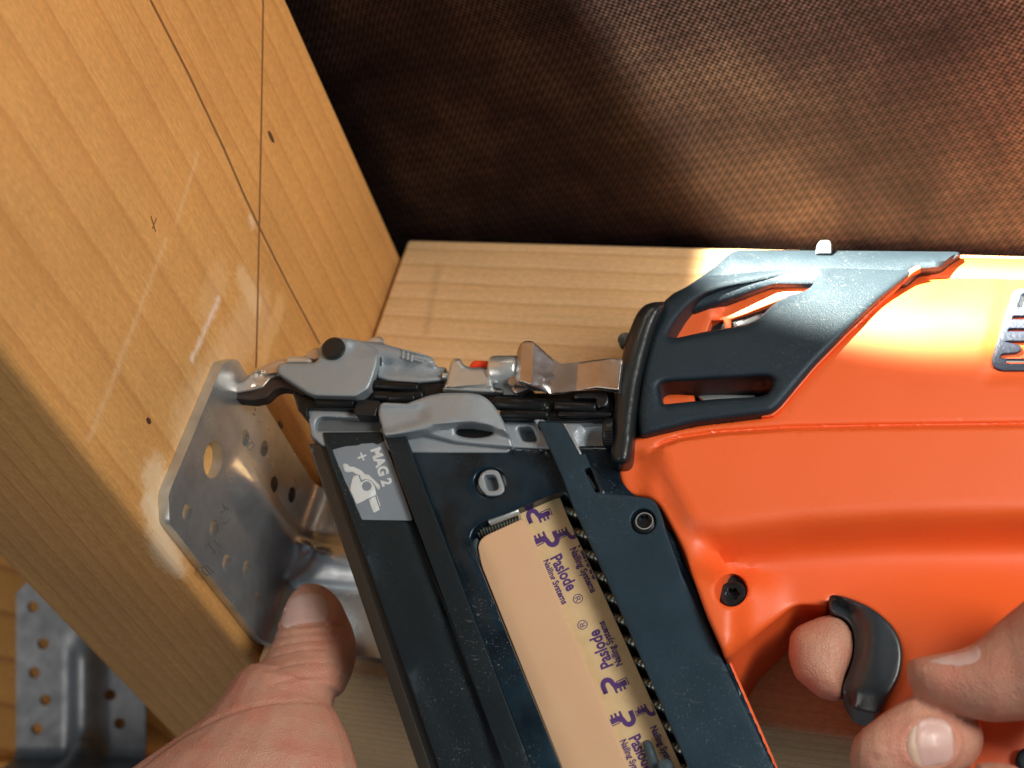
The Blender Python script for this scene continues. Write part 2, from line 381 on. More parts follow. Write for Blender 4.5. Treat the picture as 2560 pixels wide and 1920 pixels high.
def ss(x): x = np.clip(x, 0, 1); return x*x*(3-2*x)
def tube(name, m, parent, pts, rad, seg=12, frame=None, closed_ends=True, prof=None, start=0):
    """round bar through world points; rad may be a list"""
    P = np.array(pts, float); n = len(P); rad = np.broadcast_to(rad, (n,))
    V = []; fc = []
    ref = (frame or T).n
    for i in range(n):
        t = nz(P[min(i+1, n-1)]-P[max(i-1, 0)]); a = nz(np.cross(t, ref)); b = np.cross(t, a)
        for k in range(seg):
            th = 2*math.pi*k/seg; V.append(P[i]+rad[i]*(math.cos(th)*a+math.sin(th)*b))
    for i in range(n-1):
        for k in range(seg):
            k2 = (k+1) % seg; fc.append([i*seg+k, i*seg+k2, (i+1)*seg+k2, (i+1)*seg+k])
    fc.append(list(range(seg))); fc.append([(n-1)*seg+k for k in range(seg)])
    return link(name, V, fc, m, parent, angle=50)
def bar(name, m, parent, u0, v0, u1, v1, h, rmm, seg=14, h1=None):
    a = T.px(u0, v0, h*MM); b = T.px(u1, v1, (h if h1 is None else h1)*MM); r = rmm*MM; d = nz(b-a); e = min(r*.3, np.linalg.norm(b-a)*.2)
    return tube(name, m, parent, [a, a+d*e*.3, a+d*e, b-d*e, b-d*e*.3, b], [r*.7, r*.92, r, r, r*.92, r*.7], seg)
def disc(name, m, parent, u, v, h, prof, seg=28, frame=None, lobes=None, caps=True):
    """turned shape on an axis square to the plane; prof = [(radius, height)] in mm"""
    fr = frame or T; c = fr.st(fr.px(np.array(u), np.array(v), np.array(h*MM))); V = []; fc = []
    for i, (r0, hh) in enumerate(prof):
        for k in range(seg):
            th = 2*math.pi*k/seg; q = r0
            if lobes and i in lobes: q = r0*(1+.16*math.cos(6*th))
            V.append(fr.pt(c+np.array([math.cos(th), math.sin(th)])*q*MM, (h+hh)*MM))
    for i in range(len(prof)-1):
        for k in range(seg):
            k2 = (k+1) % seg; fc.append([i*seg+k, i*seg+k2, (i+1)*seg+k2, (i+1)*seg+k])
    if caps: fc.append(list(range(seg))); fc.append([(len(prof)-1)*seg+k for k in range(seg)])
    return link(name, V, fc, m, parent, angle=30)
def textmesh(name, s, m, parent, u, v, ang, size, h, sx=1., bold=0.0, lift=.06, frame=None):
    fr = frame or T
    c = bpy.data.curves.new(name, 'FONT'); c.body = s; c.size = 1; c.offset = bold; c.resolution_u = 3; c.extrude = .001
    o = bpy.data.objects.new('tmp', c); COL.objects.link(o); bpy.context.view_layer.update()
    me = bpy.data.meshes.new_from_object(o.evaluated_get(bpy.context.evaluated_depsgraph_get()))
    bpy.data.objects.remove(o)
    V = np.array([tuple(x.co) for x in me.vertices]); fc = [list(p.vertices) for p in me.polygons]; bpy.data.meshes.remove(me)
    a = math.radians(ang); x = V[:, 0]*size*sx; y = V[:, 1]*size
    uu = u+x*math.cos(a)+y*math.sin(a); vv = v+x*math.sin(a)-y*math.cos(a)
    return link(name, fr.px(uu, vv, (h+np.where(V[:, 2] > 0, lift, -.02))*MM), fc, m, parent, smooth=False)
def copy_tree(o, parent=None):
    c = o.copy(); COL.objects.link(c); c.parent = parent
    for ch in o.children: copy_tree(ch, c)
    return c

# ------------------------------------------------------------------ timber and membrane
def box(name, lo, hi, m, parent=None, bev=.002, seg=3, loc=None, cat=None):
    bm = bmesh.new(); bmesh.ops.create_cube(bm, size=1)
    lo = np.array(lo); hi = np.array(hi); c = (lo+hi)/2
    for v in bm.verts: v.co = Vector([(a*(h_-l_)) for a, h_, l_ in zip(v.co, hi, lo)])
    if bev: bmesh.ops.bevel(bm, geom=bm.edges[:], offset=bev, segments=seg, profile=.5, affect='EDGES')
    me = bpy.data.meshes.new(name); bm.to_mesh(me); bm.free(); o = bpy.data.objects.new(name, me); COL.objects.link(o)
    o.location = c; me.shade_smooth(); me.set_sharp_from_angle(angle=math.radians(40)); me.materials.append(m)
    if parent: o.parent = parent; o.location = Vector(c)-wloc(parent)
    return o
YB = .1795
pc = np.array([-.0325, .086, .05])           # post centre
def PP(u, v): return tuple(on_plane(u, v, 0, 0.)-pc)  # a mark on the post's side face
marks = [
 (PP(520, 760), PP(545, 700), .010, (.80, .56, .32), .24, 700), (PP(640, 780), PP(470, 1060), .016, (.80, .58, .36), .3, 300),
  (PP(495, 385), PP(440, 560), .0022, (.86, .66, .45), .24, 700),
 (PP(415, 600), PP(290, 930), .0028, (.80, .62, .42), .24, 700), (PP(290, 930), PP(225, 1095), .003, (.80, .62, .42), .24, 700),
 (PP(545, 750), PP(480, 900), .003, (.84, .70, .60), .7, 500), (PP(625, 545), PP(632, 565), .0035, (.86, .68, .50), .6, 400),
 (PP(385, 1190), PP(440, 1440), .010, (.84, .66, .44), .55, 420), (PP(370, 1260), PP(452, 1470), .006, (.84, .66, .44), .6, 400),
 (PP(605, 690), PP(640, 760), .006, (.85, .62, .36), .5, 500), (PP(700, 760), PP(655, 900), .006, (.80, .52, .25), .4, 160)]
mw = wood('amber_spruce', 'Z', (.59, .315, .105), (.55, .285, .090), (.495, .242, .074), (-.22, -.16, 0), 46, marks)
post = empty('timber_post', (-.0325, YB/2, -.3)); tag(post, 'upright amber varnished timber post filling the left side, with pencil lines across its face', 'timber post')
pb = box('post_body', (-.065, 0, -.45), (0, .1720, .55), mw, post, .0028, 4)
def strip_on_post(name, pts, w, m):
    P = np.array([on_plane(u, v, 0, .0002) for u, v in pts]); V = []; fc = []
    for i in range(len(P)):
        t = nz(P[min(i+1, len(P)-1)]-P[max(i-1, 0)]); s = np.cross([1, 0, 0], t); ww = w*(1 if isinstance(w, float) else 1)
        for dx, sg in ((0, -1), (0, 1), (-.00019, 1), (-.00019, -1)): V.append(P[i]+s*sg*ww/2+np.array([dx, 0, 0]))
    for i in range(len(P)-1):
        for k in range(4): fc.append([i*4+k, i*4+(k+1) % 4, i*4+4+(k+1) % 4, i*4+4+k])
    fc.append([0, 1, 2, 3]); fc.append([len(P)*4-4+k for k in range(4)])
    return link(name, V, fc, m, post, smooth=False)
strip_on_post('pencil_line', [(659, -10), (656, 200), (652, 420), (649, 560), (645, 760), (641, 920)], .0008, 'pencil')
strip_on_post('pencil_line', [(372, -10), (470, 180), (560, 370), (612, 490), (650, 570), (720, 710), (800, 860)], .0008, 'pencil')
for (u, v, a, b) in ((679, 342, .0008, .0026), (703, 1062, .0008, .0020), (373, 1052, .0007, .0012)):
    c = on_plane(u, v, 0, .0003); V = [c+np.array([0, a*math.cos(t), b*math.sin(t)]) for t in np.linspace(0, 2*math.pi, 17)[:-1]]
    V2 = [p-np.array([.00028, 0, 0]) for p in V]
    link('knot', V+V2, [list(range(16))]+[[i, (i+1) % 16, 16+(i+1) % 16, 16+i] for i in range(16)]+[list(range(31, 15, -1))], 'knot', post, smooth=False)
strip_on_post('scratch', [(378, 540), (390, 580)], .0003, 'pencil'); strip_on_post('scratch', [(392, 545), (382, 572)], .0003, 'pencil')

bx = wood('pale_planed_spruce', 'X', (.74, .50, .27), (.70, .45, .22), (.60, .36, .16), (0, -.09, -.16), 62,
          [(tuple(on_plane(1092, 660, 2, 0)-np.array([.3, .089, -.05])), tuple(on_plane(1060, 830, 2, 0)-np.array([.3, .089, -.05])), .0035, (.42, .26, .13), .4, 420),
           (tuple(on_plane(985, 640, 2, 0)-np.array([.3, .089, -.05])), tuple(on_plane(960, 720, 2, 0)-np.array([.3, .089, -.05])), .003, (.46, .26, .12), .5, 420)])
beam = box('timber_beam', (.0014, .0, -.1), (.60, YB-.0015, 0), bx, None, .0018, 3)
tag(beam, 'pale planed timber beam butted against the post, lying behind and below the orange tool', 'timber beam')
# back sheet, slightly slack
nx, nzv = 90, 60; V = []; fc = []
for j in range(nzv):
    for i in range(nx):
        x = -.12+i*(1.1/(nx-1)); z = -.12+j*(.75/(nzv-1))
        V.append((x, YB+.0015+.0007*(1+math.sin(x*19+z*7)*math.sin(z*13+1.2)), z))
nV = len(V); V += [(a, b+.0012, c) for a, b, c in V]
for j in range(nzv-1):
    for i in range(nx-1):
        a = j*nx+i; fc.append([a, a+1, a+nx+1, a+nx]); fc.append([a+nV, a+nx+nV, a+nx+1+nV, a+1+nV])
mem = link('membrane_sheet', V, fc, 'membrane', None, loc=(.3, YB, .2))
tag(mem, 'dark brown woven underlay membrane stretched behind the timber post and beam', 'membrane')

# far timber seen under the left edge
G2 = Frame([(0, 1394, .725), (600, 1394, .725), (0, 1920, .725)])
def gbox(name, m, u0, v0, u1, v1, thick, h=0, parent=None, bev=2):
    return relief(name, m, parent, [(u0, v0), (u1, v0), (u1, v1), (u0, v1)], h=h, thick=thick, r=bev, step=30, frame=G2)
wl = wood('amber_spruce_far', 'Z', (.80, .38, .085), (.72, .33, .07), (.5, .2, .035), (-.2, -.1, 0), 18)
lw = relief('timber_plank', wl, None, [(-500, 1000), (430, 1000), (430, 1898), (-500, 1898)], h=0, thick=40, r=2, step=30, frame=G2)
tag(lw, 'orange brown timber plank far behind the post in the lower left corner', 'timber plank')
lb = relief('timber_block', wl, None, [(-500, 1902), (430, 1902), (430, 2300), (-500, 2300)], h=10, thick=50, r=2, step=30, frame=G2)
tag(lb, 'dark shaded timber ledge under the lower left bracket', 'timber block')

# ------------------------------------------------------------------ angle bracket
t_ = .0034; rho = .006; q_ = rho*math.pi/4
def brk_a1(P): return -(P[..., 2]-t_-rho)-q_
def brk_a2(P): return (P[..., 0]-t_-rho)+q_
def leg1(u, v): P = on_plane(u, v, 0, t_); return (float(brk_a1(P)), float(P[1]))
def leg2(u, v): P = on_plane(u, v, 2, t_); return (float(brk_a2(P)), float(P[1]))
def brk_map(ab, rib=True):
    a = ab[:, 0]; b = ab[:, 1]; th = np.clip(a/rho+math.pi/4, 0, math.pi/2)
    c = t_+rho
    X = np.where(a < -q_, t_, np.where(a > q_, c+(a-q_), c-rho*np.cos(th)))
    Z = np.where(a < -q_, c+(-a-q_), np.where(a > q_, t_, c-rho*np.sin(th)))
    if rib:
        w = .0105; s = np.abs(b-.0365)/w; pr = np.where(s < 1, .5*(1+np.cos(math.pi*np.minimum(s, 1))), 0)
        e = ss((a+.058)/.016)*ss((.066-a)/.016)
        g1 = np.exp(-(Z/.013)**2); g2 = np.exp(-(X/.013)**2)
        hx = np.where(a < 0, .0046+.0046*g1, .0092*g2); hz = np.where(a < 0, .0092*g1, .0046+.0046*g2)
        X = X+pr*e*hx; Z = Z+pr*e*hz
    return np.stack([X, b, Z], -1)
Y0, Y1 = .0050, .0630
aTop = leg1(566, 900)[0]-.001
ch = .006
out = [(aTop, Y0+ch), (aTop, Y1-ch), (aTop+ch, Y1), (.072, Y1), (.078, Y1-ch), (.078, Y0+ch), (.072, Y0), (aTop+ch, Y0)]
hol = [(leg1(533, 1149), .0056)]
for key, p in (('A', (735, 1020)), ('A', (900, 1110)), ('A', (985, 1420)), ('A', (1140, 1510)), ('E', (375, 140)), ('E', (610, 280)), ('E', (715, 570)), ('E', (890, 620)), ('E', (985, 890))):
    hol.append((leg1(*cr(key, p)[0]), .0026))
for p in ((.060, .014), (.066, .052)): hol.append((p, .0026))
loops = [np.array(roundpoly(out, .0015))]
for (c, rr) in hol:
    th = np.linspace(0, 2*math.pi, 19)[:-1]; loops.append(np.stack([c[0]+rr*np.cos(th), c[1]+rr*np.sin(th)], -1))
Vb, Fb, _ = triangulate(loops, .0016, 0, .002)
e_ = 1e-5
P0 = brk_map(Vb); Pa = brk_map(Vb+[e_, 0]); Pb = brk_map(Vb+[0, e_]); nn = np.cross(Pa-P0, Pb-P0); nn /= np.linalg.norm(nn, axis=1)[:, None]
if nn[0][0] < 0: nn = -nn
# small stamped dents
rootb = empty('angle_bracket', (.0, .034, 0)); tag(rootb, 'galvanised steel angle bracket under the thumb, touched by the tool nose', 'angle bracket', 'galvanised angle brackets')
bo = link('plate', np.concatenate([P0, P0-nn*.0033]), close_sheet(Fb, len(P0)), 'galv', rootb, angle=30)
def stamp(parent, pts, m='probedark', w=.0004):
    P = np.array([on_plane(u, v, 0, t_+.00012) for u, v in pts]); V = []; fc = []
    for i in range(len(P)):
        t = nz(P[min(i+1, len(P)-1)]-P[max(i-1, 0)]); s = np.cross([1, 0, 0], t)
        for dx, sg in ((0, -1), (0, 1), (-.0002, 1), (-.0002, -1)): V.append(P[i]+s*sg*w/2+np.array([dx, 0, 0]))
    for i in range(len(P)-1):
        for k in range(4): fc.append([i*4+k, i*4+(k+1) % 4, i*4+4+(k+1) % 4, i*4+4+k])
    fc += [[0, 1, 2, 3], [len(P)*4-4+k for k in range(4)]]
    return link('stamped_mark', V, fc, m, parent, smooth=False)
MT['stampm'] = mat('stamped_steel', (.26, .29, .31), .45, .8)
for seg_ in (cr('A', (820, 760), (830, 780)), cr('A', (805, 810), (825, 822)), cr('A', (845, 875), (865, 882)),
             cr('A', (790, 1050), (820, 1080), (780, 1130), (750, 1100), (790, 1050)), cr('A', (690, 1200), (745, 1250), (710, 1300), (660, 1245), (690, 1200)), cr('A', (720, 1180), (760, 1225)),
             cr('E', (680, 60), (700, 130), (660, 140)), cr('E', (750, 190), (720, 230), (680, 235)), cr('E', (690, 90), (730, 120)),
             cr('E', (600, 380), (660, 440)), cr('E', (560, 420), (620, 490), (590, 500)), cr('E', (530, 440), (570, 400)),
             cr('E', (490, 630), (540, 600), (600, 660), (550, 690), (500, 640)), cr('E', (520, 610), (575, 675))):
    stamp(rootb, seg_, 'stampm')
# second bracket
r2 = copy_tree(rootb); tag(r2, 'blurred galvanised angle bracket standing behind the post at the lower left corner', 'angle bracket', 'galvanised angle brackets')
for ch_ in list(r2.children):
    if ch_.name.startswith('stamped'): bpy.data.objects.remove(ch_)
# its wide face towards the camera: local Y -> image left-right, Z -> up, X -> towards the camera
MT['galv_shade'] = mat('zinc_in_shade', (.30, .32, .34), .42, .8, bump=(260, .00008), var=(110, .8, (.20, .22, .24)))  # shade on the second bracket is put into this darker zinc
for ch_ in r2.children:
    ch_.data = ch_.data.copy(); ch_.data.materials[0] = MT['galv_shade']
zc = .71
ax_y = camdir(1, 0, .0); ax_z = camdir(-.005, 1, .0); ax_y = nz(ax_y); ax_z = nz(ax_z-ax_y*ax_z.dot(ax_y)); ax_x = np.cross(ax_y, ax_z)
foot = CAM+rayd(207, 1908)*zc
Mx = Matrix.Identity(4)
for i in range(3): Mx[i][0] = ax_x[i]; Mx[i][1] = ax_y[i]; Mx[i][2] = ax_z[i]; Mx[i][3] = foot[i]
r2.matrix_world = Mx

# ------------------------------------------------------------------ the nail gun
gun = empty('nail_gun', T.px(np.array(1900.), np.array(1100.), np.array(-.02)))
tag(gun, 'orange and dark grey cordless nail gun, its nose pressed to the steel bracket', 'nail gun')
# --- orange housing
hs_out = [(2900, 690), (2600, 686)]+cr('D', (1320, 428), (1245, 450))+[(2274, 700)]+cr('D', (990, 660), (690, 960), (400, 1245), (100, 1600), (40, 1660), (-10, 1670))+\
    [(1760, 1060), (1590, 1092), (1560, 1105), (1543, 1157), (1551, 1204), (1566, 1232), (1590, 1242), (1640, 1250), (1668, 1300)]+\
    cr('I', (350, 700), (430, 900), (560, 1270), (700, 1580), (735, 1690), (790, 1665), (1340, 1215), (1620, 1228))+\
    cr('J', (560, 176), (700, 208), (845, 268), (945, 335), (1060, 445), (1128, 565), (1145, 700), (1120, 865), (1042, 1003), (985, 1095), (950, 1200))+[(2160, 1880), (2150, 2050), (2900, 2050)]
def seam_v(u): return np.interp(u, [1600, 1650, 1700, 1800, 1967, 2200, 2560, 2900], [1150, 1116, 1098, 1084, 1073, 1068, 1064, 1062])
def hs_fn(u, v, d):
    z = -7*np.clip((1010-v)/330, 0, 1)**2.0 - 9*np.clip((800-v)/120, 0, 1)**2
    # raised lower panel, left edge leaning
    lu = np.interp(v, [1070, 1110, 1180, 1300, 1400, 1500], [1660, 1622, 1640, 1700, 1760, 1830])
    pan = ss((v-seam_v(u)+2)/9)*ss((u-lu+10)/52)
    z += 3.0*pan
    z -= 1.0*np.exp(-((v-seam_v(u)+5)/5)**2)*ss((u-1620)/40)
    vb = np.interp(u, [1640, 1800, 2000, 2240, 2560], [1285, 1300, 1275, 1262, 1258])
    z -= 14*ss((v-vb)/135)*ss((u-lu+10)/60)
    # grip swelling
    z += 13*ss((v-1400)/260)*np.exp(-((u-2480)/330)**2)
    # boss round the lower screw
    bz = np.exp(-(((u-1800)/85)**2)-(((v-1560)/120)**2))*ss((v-1400)/60)
    z += 6.5*ss((v-1395-.12*(u-1750))/70)*ss((1990-u)/140)*ss((1700-v-.62*(u-1800))/90)
    z += 1.0*bz
    # recess round the magazine head
    z -= 2.5*ss((1640-u)/50)*ss((v-1110)/50)*ss((1260-v)/20+1)
    # shallow pocket round the vent
    pd = np.maximum(np.abs((u-2560-.18*(960-v))/95), np.abs((v-823)/118)); z -= .8*ss((1.12-pd)/.12)
    z -= 2.5*ss((1-np.hypot(u-2252, v-1630)/0.1)/1)*0
    return z
scr = [(1828+40*math.cos(t), 1476+41*math.sin(t)) for t in np.linspace(0, 2*math.pi, 25)[:-1]]
relief('housing', 'orange', gun, hs_out, [scr], h=0, thick=46, r=1.4, step=2.0, fn=hs_fn, rad=26, angle=50,
       lines=[[(u, float(seam_v(u))+o) for u in np.arange(1600, 2900, 11)] for o in (-22, -15, -10, -7, -4, -1, 2, 5, 9, 14)])
sc1 = disc('screw', 'screw', gun, 1832, 1485, -5.5, [(.1, -6), (3.9, -6), (3.9, -1.2), (3.75, -.5), (3.3, -.1), (2.6, 0), (2.1, 0), (1.75, -.1), (1.65, -2.6), (.1, -2.7)], lobes=(7, 8))
disc('screw_well', 'black', gun, 1832, 1482, -11, [(.1, 0), (5.2, 0), (5.2, .5), (.1, .5)])
# spine strip above the side shell (further back)
relief('spine', 'orange', gun, [(2900, 646)]+cr('D', (2212, 296), (1660, 288), (1400, 300), (1200, 430), (1200, 560))+[(2900, 760)], h=-13, thick=34, r=5, step=3, rad=8)
# --- grey cover
cov = relief('front_cover', 'hood', gun,
    cr('C', (552, 668), (620, 612), (760, 540), (885, 468), (990, 436), (1150, 412), (1300, 388), (1500, 366), (1800, 350), (2200, 350))+cr('D', (1000, 360), (1270, 366), (1322, 402), (1240, 440), (990, 640), (680, 940), (400, 1228), (100, 1588), (30, 1640), (-40, 1652))+cr('O', (1620, 901), (1500, 916), (1382, 946))+cr('C', (320, 1650), (370, 1250), (440, 950)),
    [cr('C', (588, 978), (640, 870), (720, 760), (800, 680), (900, 612), (1050, 565), (1250, 520), (1500, 470), (1720, 432), (1840, 425), (1870, 470), (1830, 540), (1760, 584), (1620, 622), (1530, 668), (1460, 730), (1370, 820), (1270, 868), (1100, 900), (900, 932), (660, 985)),
     cr('C', (512, 1400), (560, 1372), (1000, 1345), (1440, 1318), (1500, 1335), (1490, 1400), (1450, 1465), (1390, 1490), (1000, 1512), (540, 1560))],
    h=4, thick=14, r=2.6, step=2.2, rad=16, hrad=10, angle=60,
    fn=lambda u, v, d: -8*np.clip((1000-v)/330, 0, 1)**2 - 3.0*np.clip((800-v)/120, 0, 1)**2+1.0*np.exp(-((v-740-.0*u)/40)**2)*0)
relief('cover_spine', 'hood', gun, cr('C', (550, 690), (610, 612), (750, 542), (880, 452), (1000, 362), (1100, 268), (1145, 236), (1210, 226))+cr('D', (700, 232), (1640, 240), (1672, 268), (1492, 415), (1300, 430), (1200, 560))+cr('C', (1500, 560), (800, 800)),
       h=-6, thick=34, r=5, step=2.6, rad=12, fn=lambda u, v, d: -3.5*np.clip((720-v)/95, 0, 1)**1.5)
relief('top_stud', 'castdark', gun, cr('C', (1862, 240), (1875, 175), (1905, 140), (1985, 140), (2003, 175), (2005, 262), (1862, 262)), h=-9, thick=2.5, r=1.2, step=1.5, rad=6)
relief('red_seam', 'orange', gun, cr('D', (1322, 418), (1240, 452), (1010, 655), (692, 958), (412, 1246), (112, 1600), (45, 1660), (-60, 1672), (-60, 1640), (0, 1640), (90, 1570), (380, 1225), (660, 940), (1000, 620), (1220, 430), (1300, 400)), h=1.0, thick=8, r=.4, step=2, rad=4, fn=lambda u, v, d: -8*np.clip((1000-v)/330, 0, 1)**2-3.0*np.clip((800-v)/120, 0, 1)**2)
# inside the cover's windows
relief('inner_housing', 'orange', gun, cr('C', (560, 1000), (700, 660), (1500, 455), (1900, 440), (1880, 560), (1560, 660), (1240, 790), (1110, 835), (960, 835), (905, 990), (560, 1060)), h=-9, thick=5, r=.6, step=2.5, rad=4,
       fn=lambda u, v, d: -4*ss((1785-u)/30)*0-3*ss((u-1785)/20)+2.0*ss((u-1790)/200))
relief('inner_rib', 'orange', gun, cr('C', (1065, 820), (1130, 820), (1135, 920), (1085, 920)), h=-11, thick=3, r=.4, step=2)
relief('inner_bracket', 'orange', gun, cr('C', (500, 1462), (812, 1482), (816, 1600), (500, 1600)), h=-7, thick=5, r=.4, step=2.5)
relief('inner_frame', 'black', gun, cr('C', (480, 1300), (560, 700), (1500, 420), (1960, 380), (1960, 700), (1560, 1560), (900, 1640), (480, 1640)), h=-13, thick=6, r=.6, step=5)
relief('inner_blade', 'zinc', gun, cr('C', (830, 1470), (1335, 1480), (1335, 1500), (900, 1530), (860, 1500)), h=-9, thick=2, r=.3, step=2.5)
relief('inner_clip', 'screw', gun, cr('C', (1180, 850), (1400, 770), (1400, 840), (1200, 900)), h=-10, thick=2, r=.3, step=2.5)
# --- rubber ring
relief('gasket_ring', 'gasket', gun, cr('B', (2284, -22), (2180, -16), (2110, 10), (2045, 80), (1985, 220), (1925, 410), (1890, 560), (1868, 720), (1850, 900), (1832, 1120), (1818, 1290), (1830, 1360), (1870, 1388), (1950, 1395), (1992, 1360), (2012, 1270), (2030, 1130), (2046, 960), (2080, 700), (2130, 480), (2200, 220), (2290, 10)),
       h=5.5, thick=48, r=3.4, step=1.4, rad=14, angle=60)
disc('ring_bolt', 'black', gun, 1563, 848, 2, [(.1, -3), (2.2, -3), (2.2, 0), (.1, .2)])
# --- vent panel at the right edge
vent = relief('vent_panel', 'vent', gun, [(2900, 722), (2542, 722), (2531, 732), (2478, 900), (2484, 920), (2504, 927), (2900, 930)],
              [[(2556, 735), (2700, 735), (2700, 768), (2544, 768)], cr('D', (2122, 796), (2700, 800), (2700, 824), (2112, 824)), cr('D', (2085, 905), (2700, 908), (2700, 930), (2078, 928)),
               cr('D', (2045, 1015), (2110, 1030), (2180, 1050), (2190, 1090), (2150, 1115), (2020, 1125), (2005, 1160), (2700, 1166), (2700, 1012)), cr('D', (2060, 1172), (2700, 1176), (2700, 1205), (2052, 1208))], h=-.3, thick=3, r=.5, step=3, rad=9, hrad=3)
for (a, b, c_, mm_) in ((735, 768, -2.4, 'white'), (790, 798, -2.4, 'orange'), (822, 829, -2.4, 'orange'), (853, 897, -2.2, 'orange'), (899, 910, -2.1, 'white')):
    relief('slot_insert', mm_, gun, [(2546-(a-735)*.36, a-1), (2800, a-1), (2800, b+1), (2546-(b-735)*.36, b+1)], h=c_+.6, thick=1, r=.1, step=8)
# --- nose: cast body
relief('nose_casting', 'cast', gun, cr('A', (1268, 768), (1500, 772), (1680, 800), (1900, 760))+cr('B', (60, 900), (370, 960), (880, 990), (1180, 1012), (1430, 1012), (1845, 1012), (1845, 1272), (1400, 1262), (980, 1245), (930, 1290), (100, 1290))+cr('A', (1400, 1090), (1308, 1000)),
       [cr('A', (1345, 960), (1348, 875), (1395, 838), (1640, 850), (1900, 862), (1915, 960)), cr('B', (1008, 1068), (1140, 1062), (1192, 1188), (1062, 1192))], h=-2, thick=9, r=.9, step=1.8, rad=6, hrad=10,
       fn=lambda u, v, d: -2.0*ss((u-1440)/20)*ss((v-1060)/10)*ss((1560-u)/30))
relief('casting_floor', 'castdark', gun, cr('A', (1320, 790), (1930, 830), (1930, 1000), (1320, 1000)), h=-4.5, thick=4, r=.3, step=2.5)
relief('casting_floor', 'castdark', gun, cr('B', (980, 1040), (1220, 1040), (1220, 1220), (1000, 1220)), h=-6, thick=3, r=.3, step=2.5)
def arch_fn(u, v, d):
    edge = np.interp(u, [980, 1014, 1060, 1100, 1139, 1180, 1222, 1263, 1285], [1098, 1085, 1073, 1062, 1056, 1056, 1065, 1080, 1092])
    under = ss((v-edge+6)/22)
    z = -2.6*under-2.0*np.clip((v-edge)/70, 0, 1)
    z += -2.0*ss((1085-u)/45)*ss((edge-12-v)/20)*ss((v-1000)/30)
    z += 1.6*np.exp(-((u-1170)/70)**2)*(1-under)
    return z
relief('casting_arch', 'cast', gun, cr('A', (1880, 800), (1905, 712), (2150, 722))+cr('B', (60, 858), (250, 790), (370, 768), (600, 768), (700, 785), (770, 830), (830, 900), (880, 985), (935, 1110), (985, 1245), (720, 1225), (480, 1200), (190, 1112), (50, 1122), (-60, 1135), (-140, 1140), (-160, 1050)),
       [[(1186+48*math.cos(t), 1080+15*math.sin(t)-(3 if math.sin(t) < 0 else 0)) for t in np.linspace(0, 2*math.pi, 29)[:-1]]], h=4, thick=11, r=1.1, step=1.1, rad=12, fn=arch_fn, angle=50)
relief('arch_pocket', 'blackmetal', gun, [(1136, 1058), (1238, 1058), (1238, 1099), (1136, 1099)], h=-1.1, thick=3, r=.3, step=2)
# --- black guide rail
relief('guide_rail', 'blackmetal', gun, cr('A', (1140, 602), (1290, 640), (1690, 650), (1850, 480), (2220, 545))+cr('B', (150, 680), (380, 672), (400, 745), (870, 775), (1300, 770), (1640, 745), (1850, 735), (1860, 1016), (1200, 1012), (1100, 1000), (900, 996), (860, 890), (790, 800), (370, 775), (60, 860))+cr('A', (1905, 710), (1882, 765), (1858, 830), (1690, 822), (1668, 775), (1275, 765), (1272, 842), (1195, 785), (1165, 680)), h=0, thick=10, r=.6, step=2, rad=3)
for a, b, hh, rr in (((1345, 712), (1680, 722), 1.2, 1.1), ((1850, 560), (2240, 585), 1.6, 1.6), ((1855, 650), (2210, 676), 1.2, 1.6)):
    p, q = cr('A', a, b); bar('guide_rod', 'blackmetal', gun, p[0], p[1], q[0], q[1], hh, rr)
for a, b, hh, rr in (((-100, 810), (210, 790), 1.2, 1.7), ((820, 855), (1275, 885), 1.6, 2.1), ((1340, 880), (1700, 900), 1.4, 1.6), ((870, 955), (1290, 962), 1.2, 1.6), ((1370, 955), (1830, 960), 1.0, 1.0), ((1250, 850), (1260, 930), 1.8, 1.6)):
    p, q = cr('B', a, b); bar('guide_rod', 'blackmetal', gun, p[0], p[1], q[0], q[1], hh, rr)
relief('rail_bridge', 'black', gun, cr('B', (1510, 775), (1780, 745), (1800, 740), (1800, 880), (1700, 900), (1690, 820), (1510, 815)), h=2.5, thick=4, r=.5, step=1.8)
relief('guide_foot', 'black', gun, cr('A', (1700, 690), (1890, 690), (1930, 745), (1880, 770), (1862, 832), (1690, 822), (1672, 780)), h=1.5, thick=5, r=.5, step=1.6, rad=2)
# --- contact arm
relief('arm_rear', 'cast', gun, cr('A', (1650, 168), (1960, 212), (2212, 283))+cr('B', (150, 415), (275, 460), (300, 495), (300, 540), (400, 550), (412, 600), (390, 655), (330, 668), (150, 692), (0, 692))+cr('A', (2000, 545), (1850, 500), (1800, 420), (1700, 300)), h=1.5, thick=8, r=1.6, step=1.6, rad=10,
       fn=lambda u, v, d: -2.6*np.exp(-((v-(912+.10*(u-940)))/13)**2)*ss((u-945)/15)+.5*ss((900-v)/10), angle=60)
relief('contact_arm', 'cast', gun, cr('A', (1045, 374), (1330, 376), (1372, 335), (1362, 285), (1390, 222), (1440, 172), (1520, 150), (1620, 158), (1760, 185), (1890, 262), (1880, 380), (1830, 540), (1800, 600), (1692, 665), (1340, 658), (1270, 632), (1050, 490), (1012, 455), (1015, 400)), h=5, thick=6, r=1.1, step=1.5, rad=8,
       fn=lambda u, v, d: -.9*ss((900-v-.0*u)/20)*ss((u-905)/30)*0-1.2*ss((890-v)/14)*ss((u-870)/10), angle=60)
relief('arm_backing', 'black', gun, cr('A', (1060, 500), (1290, 600), (1800, 600), (1880, 300), (1920, 300), (1870, 540), (1800, 640), (1700, 688), (1330, 676), (1255, 648)), h=2, thick=4, r=.5, step=2)
pn = disc('pin', 'black', gun, *cr('A', (1506, 256))[0], 5, [(.1, -2), (3.55, -2), (3.55, 1.2), (3.3, 1.6), (2.6, 1.8), (.1, 1.85)])
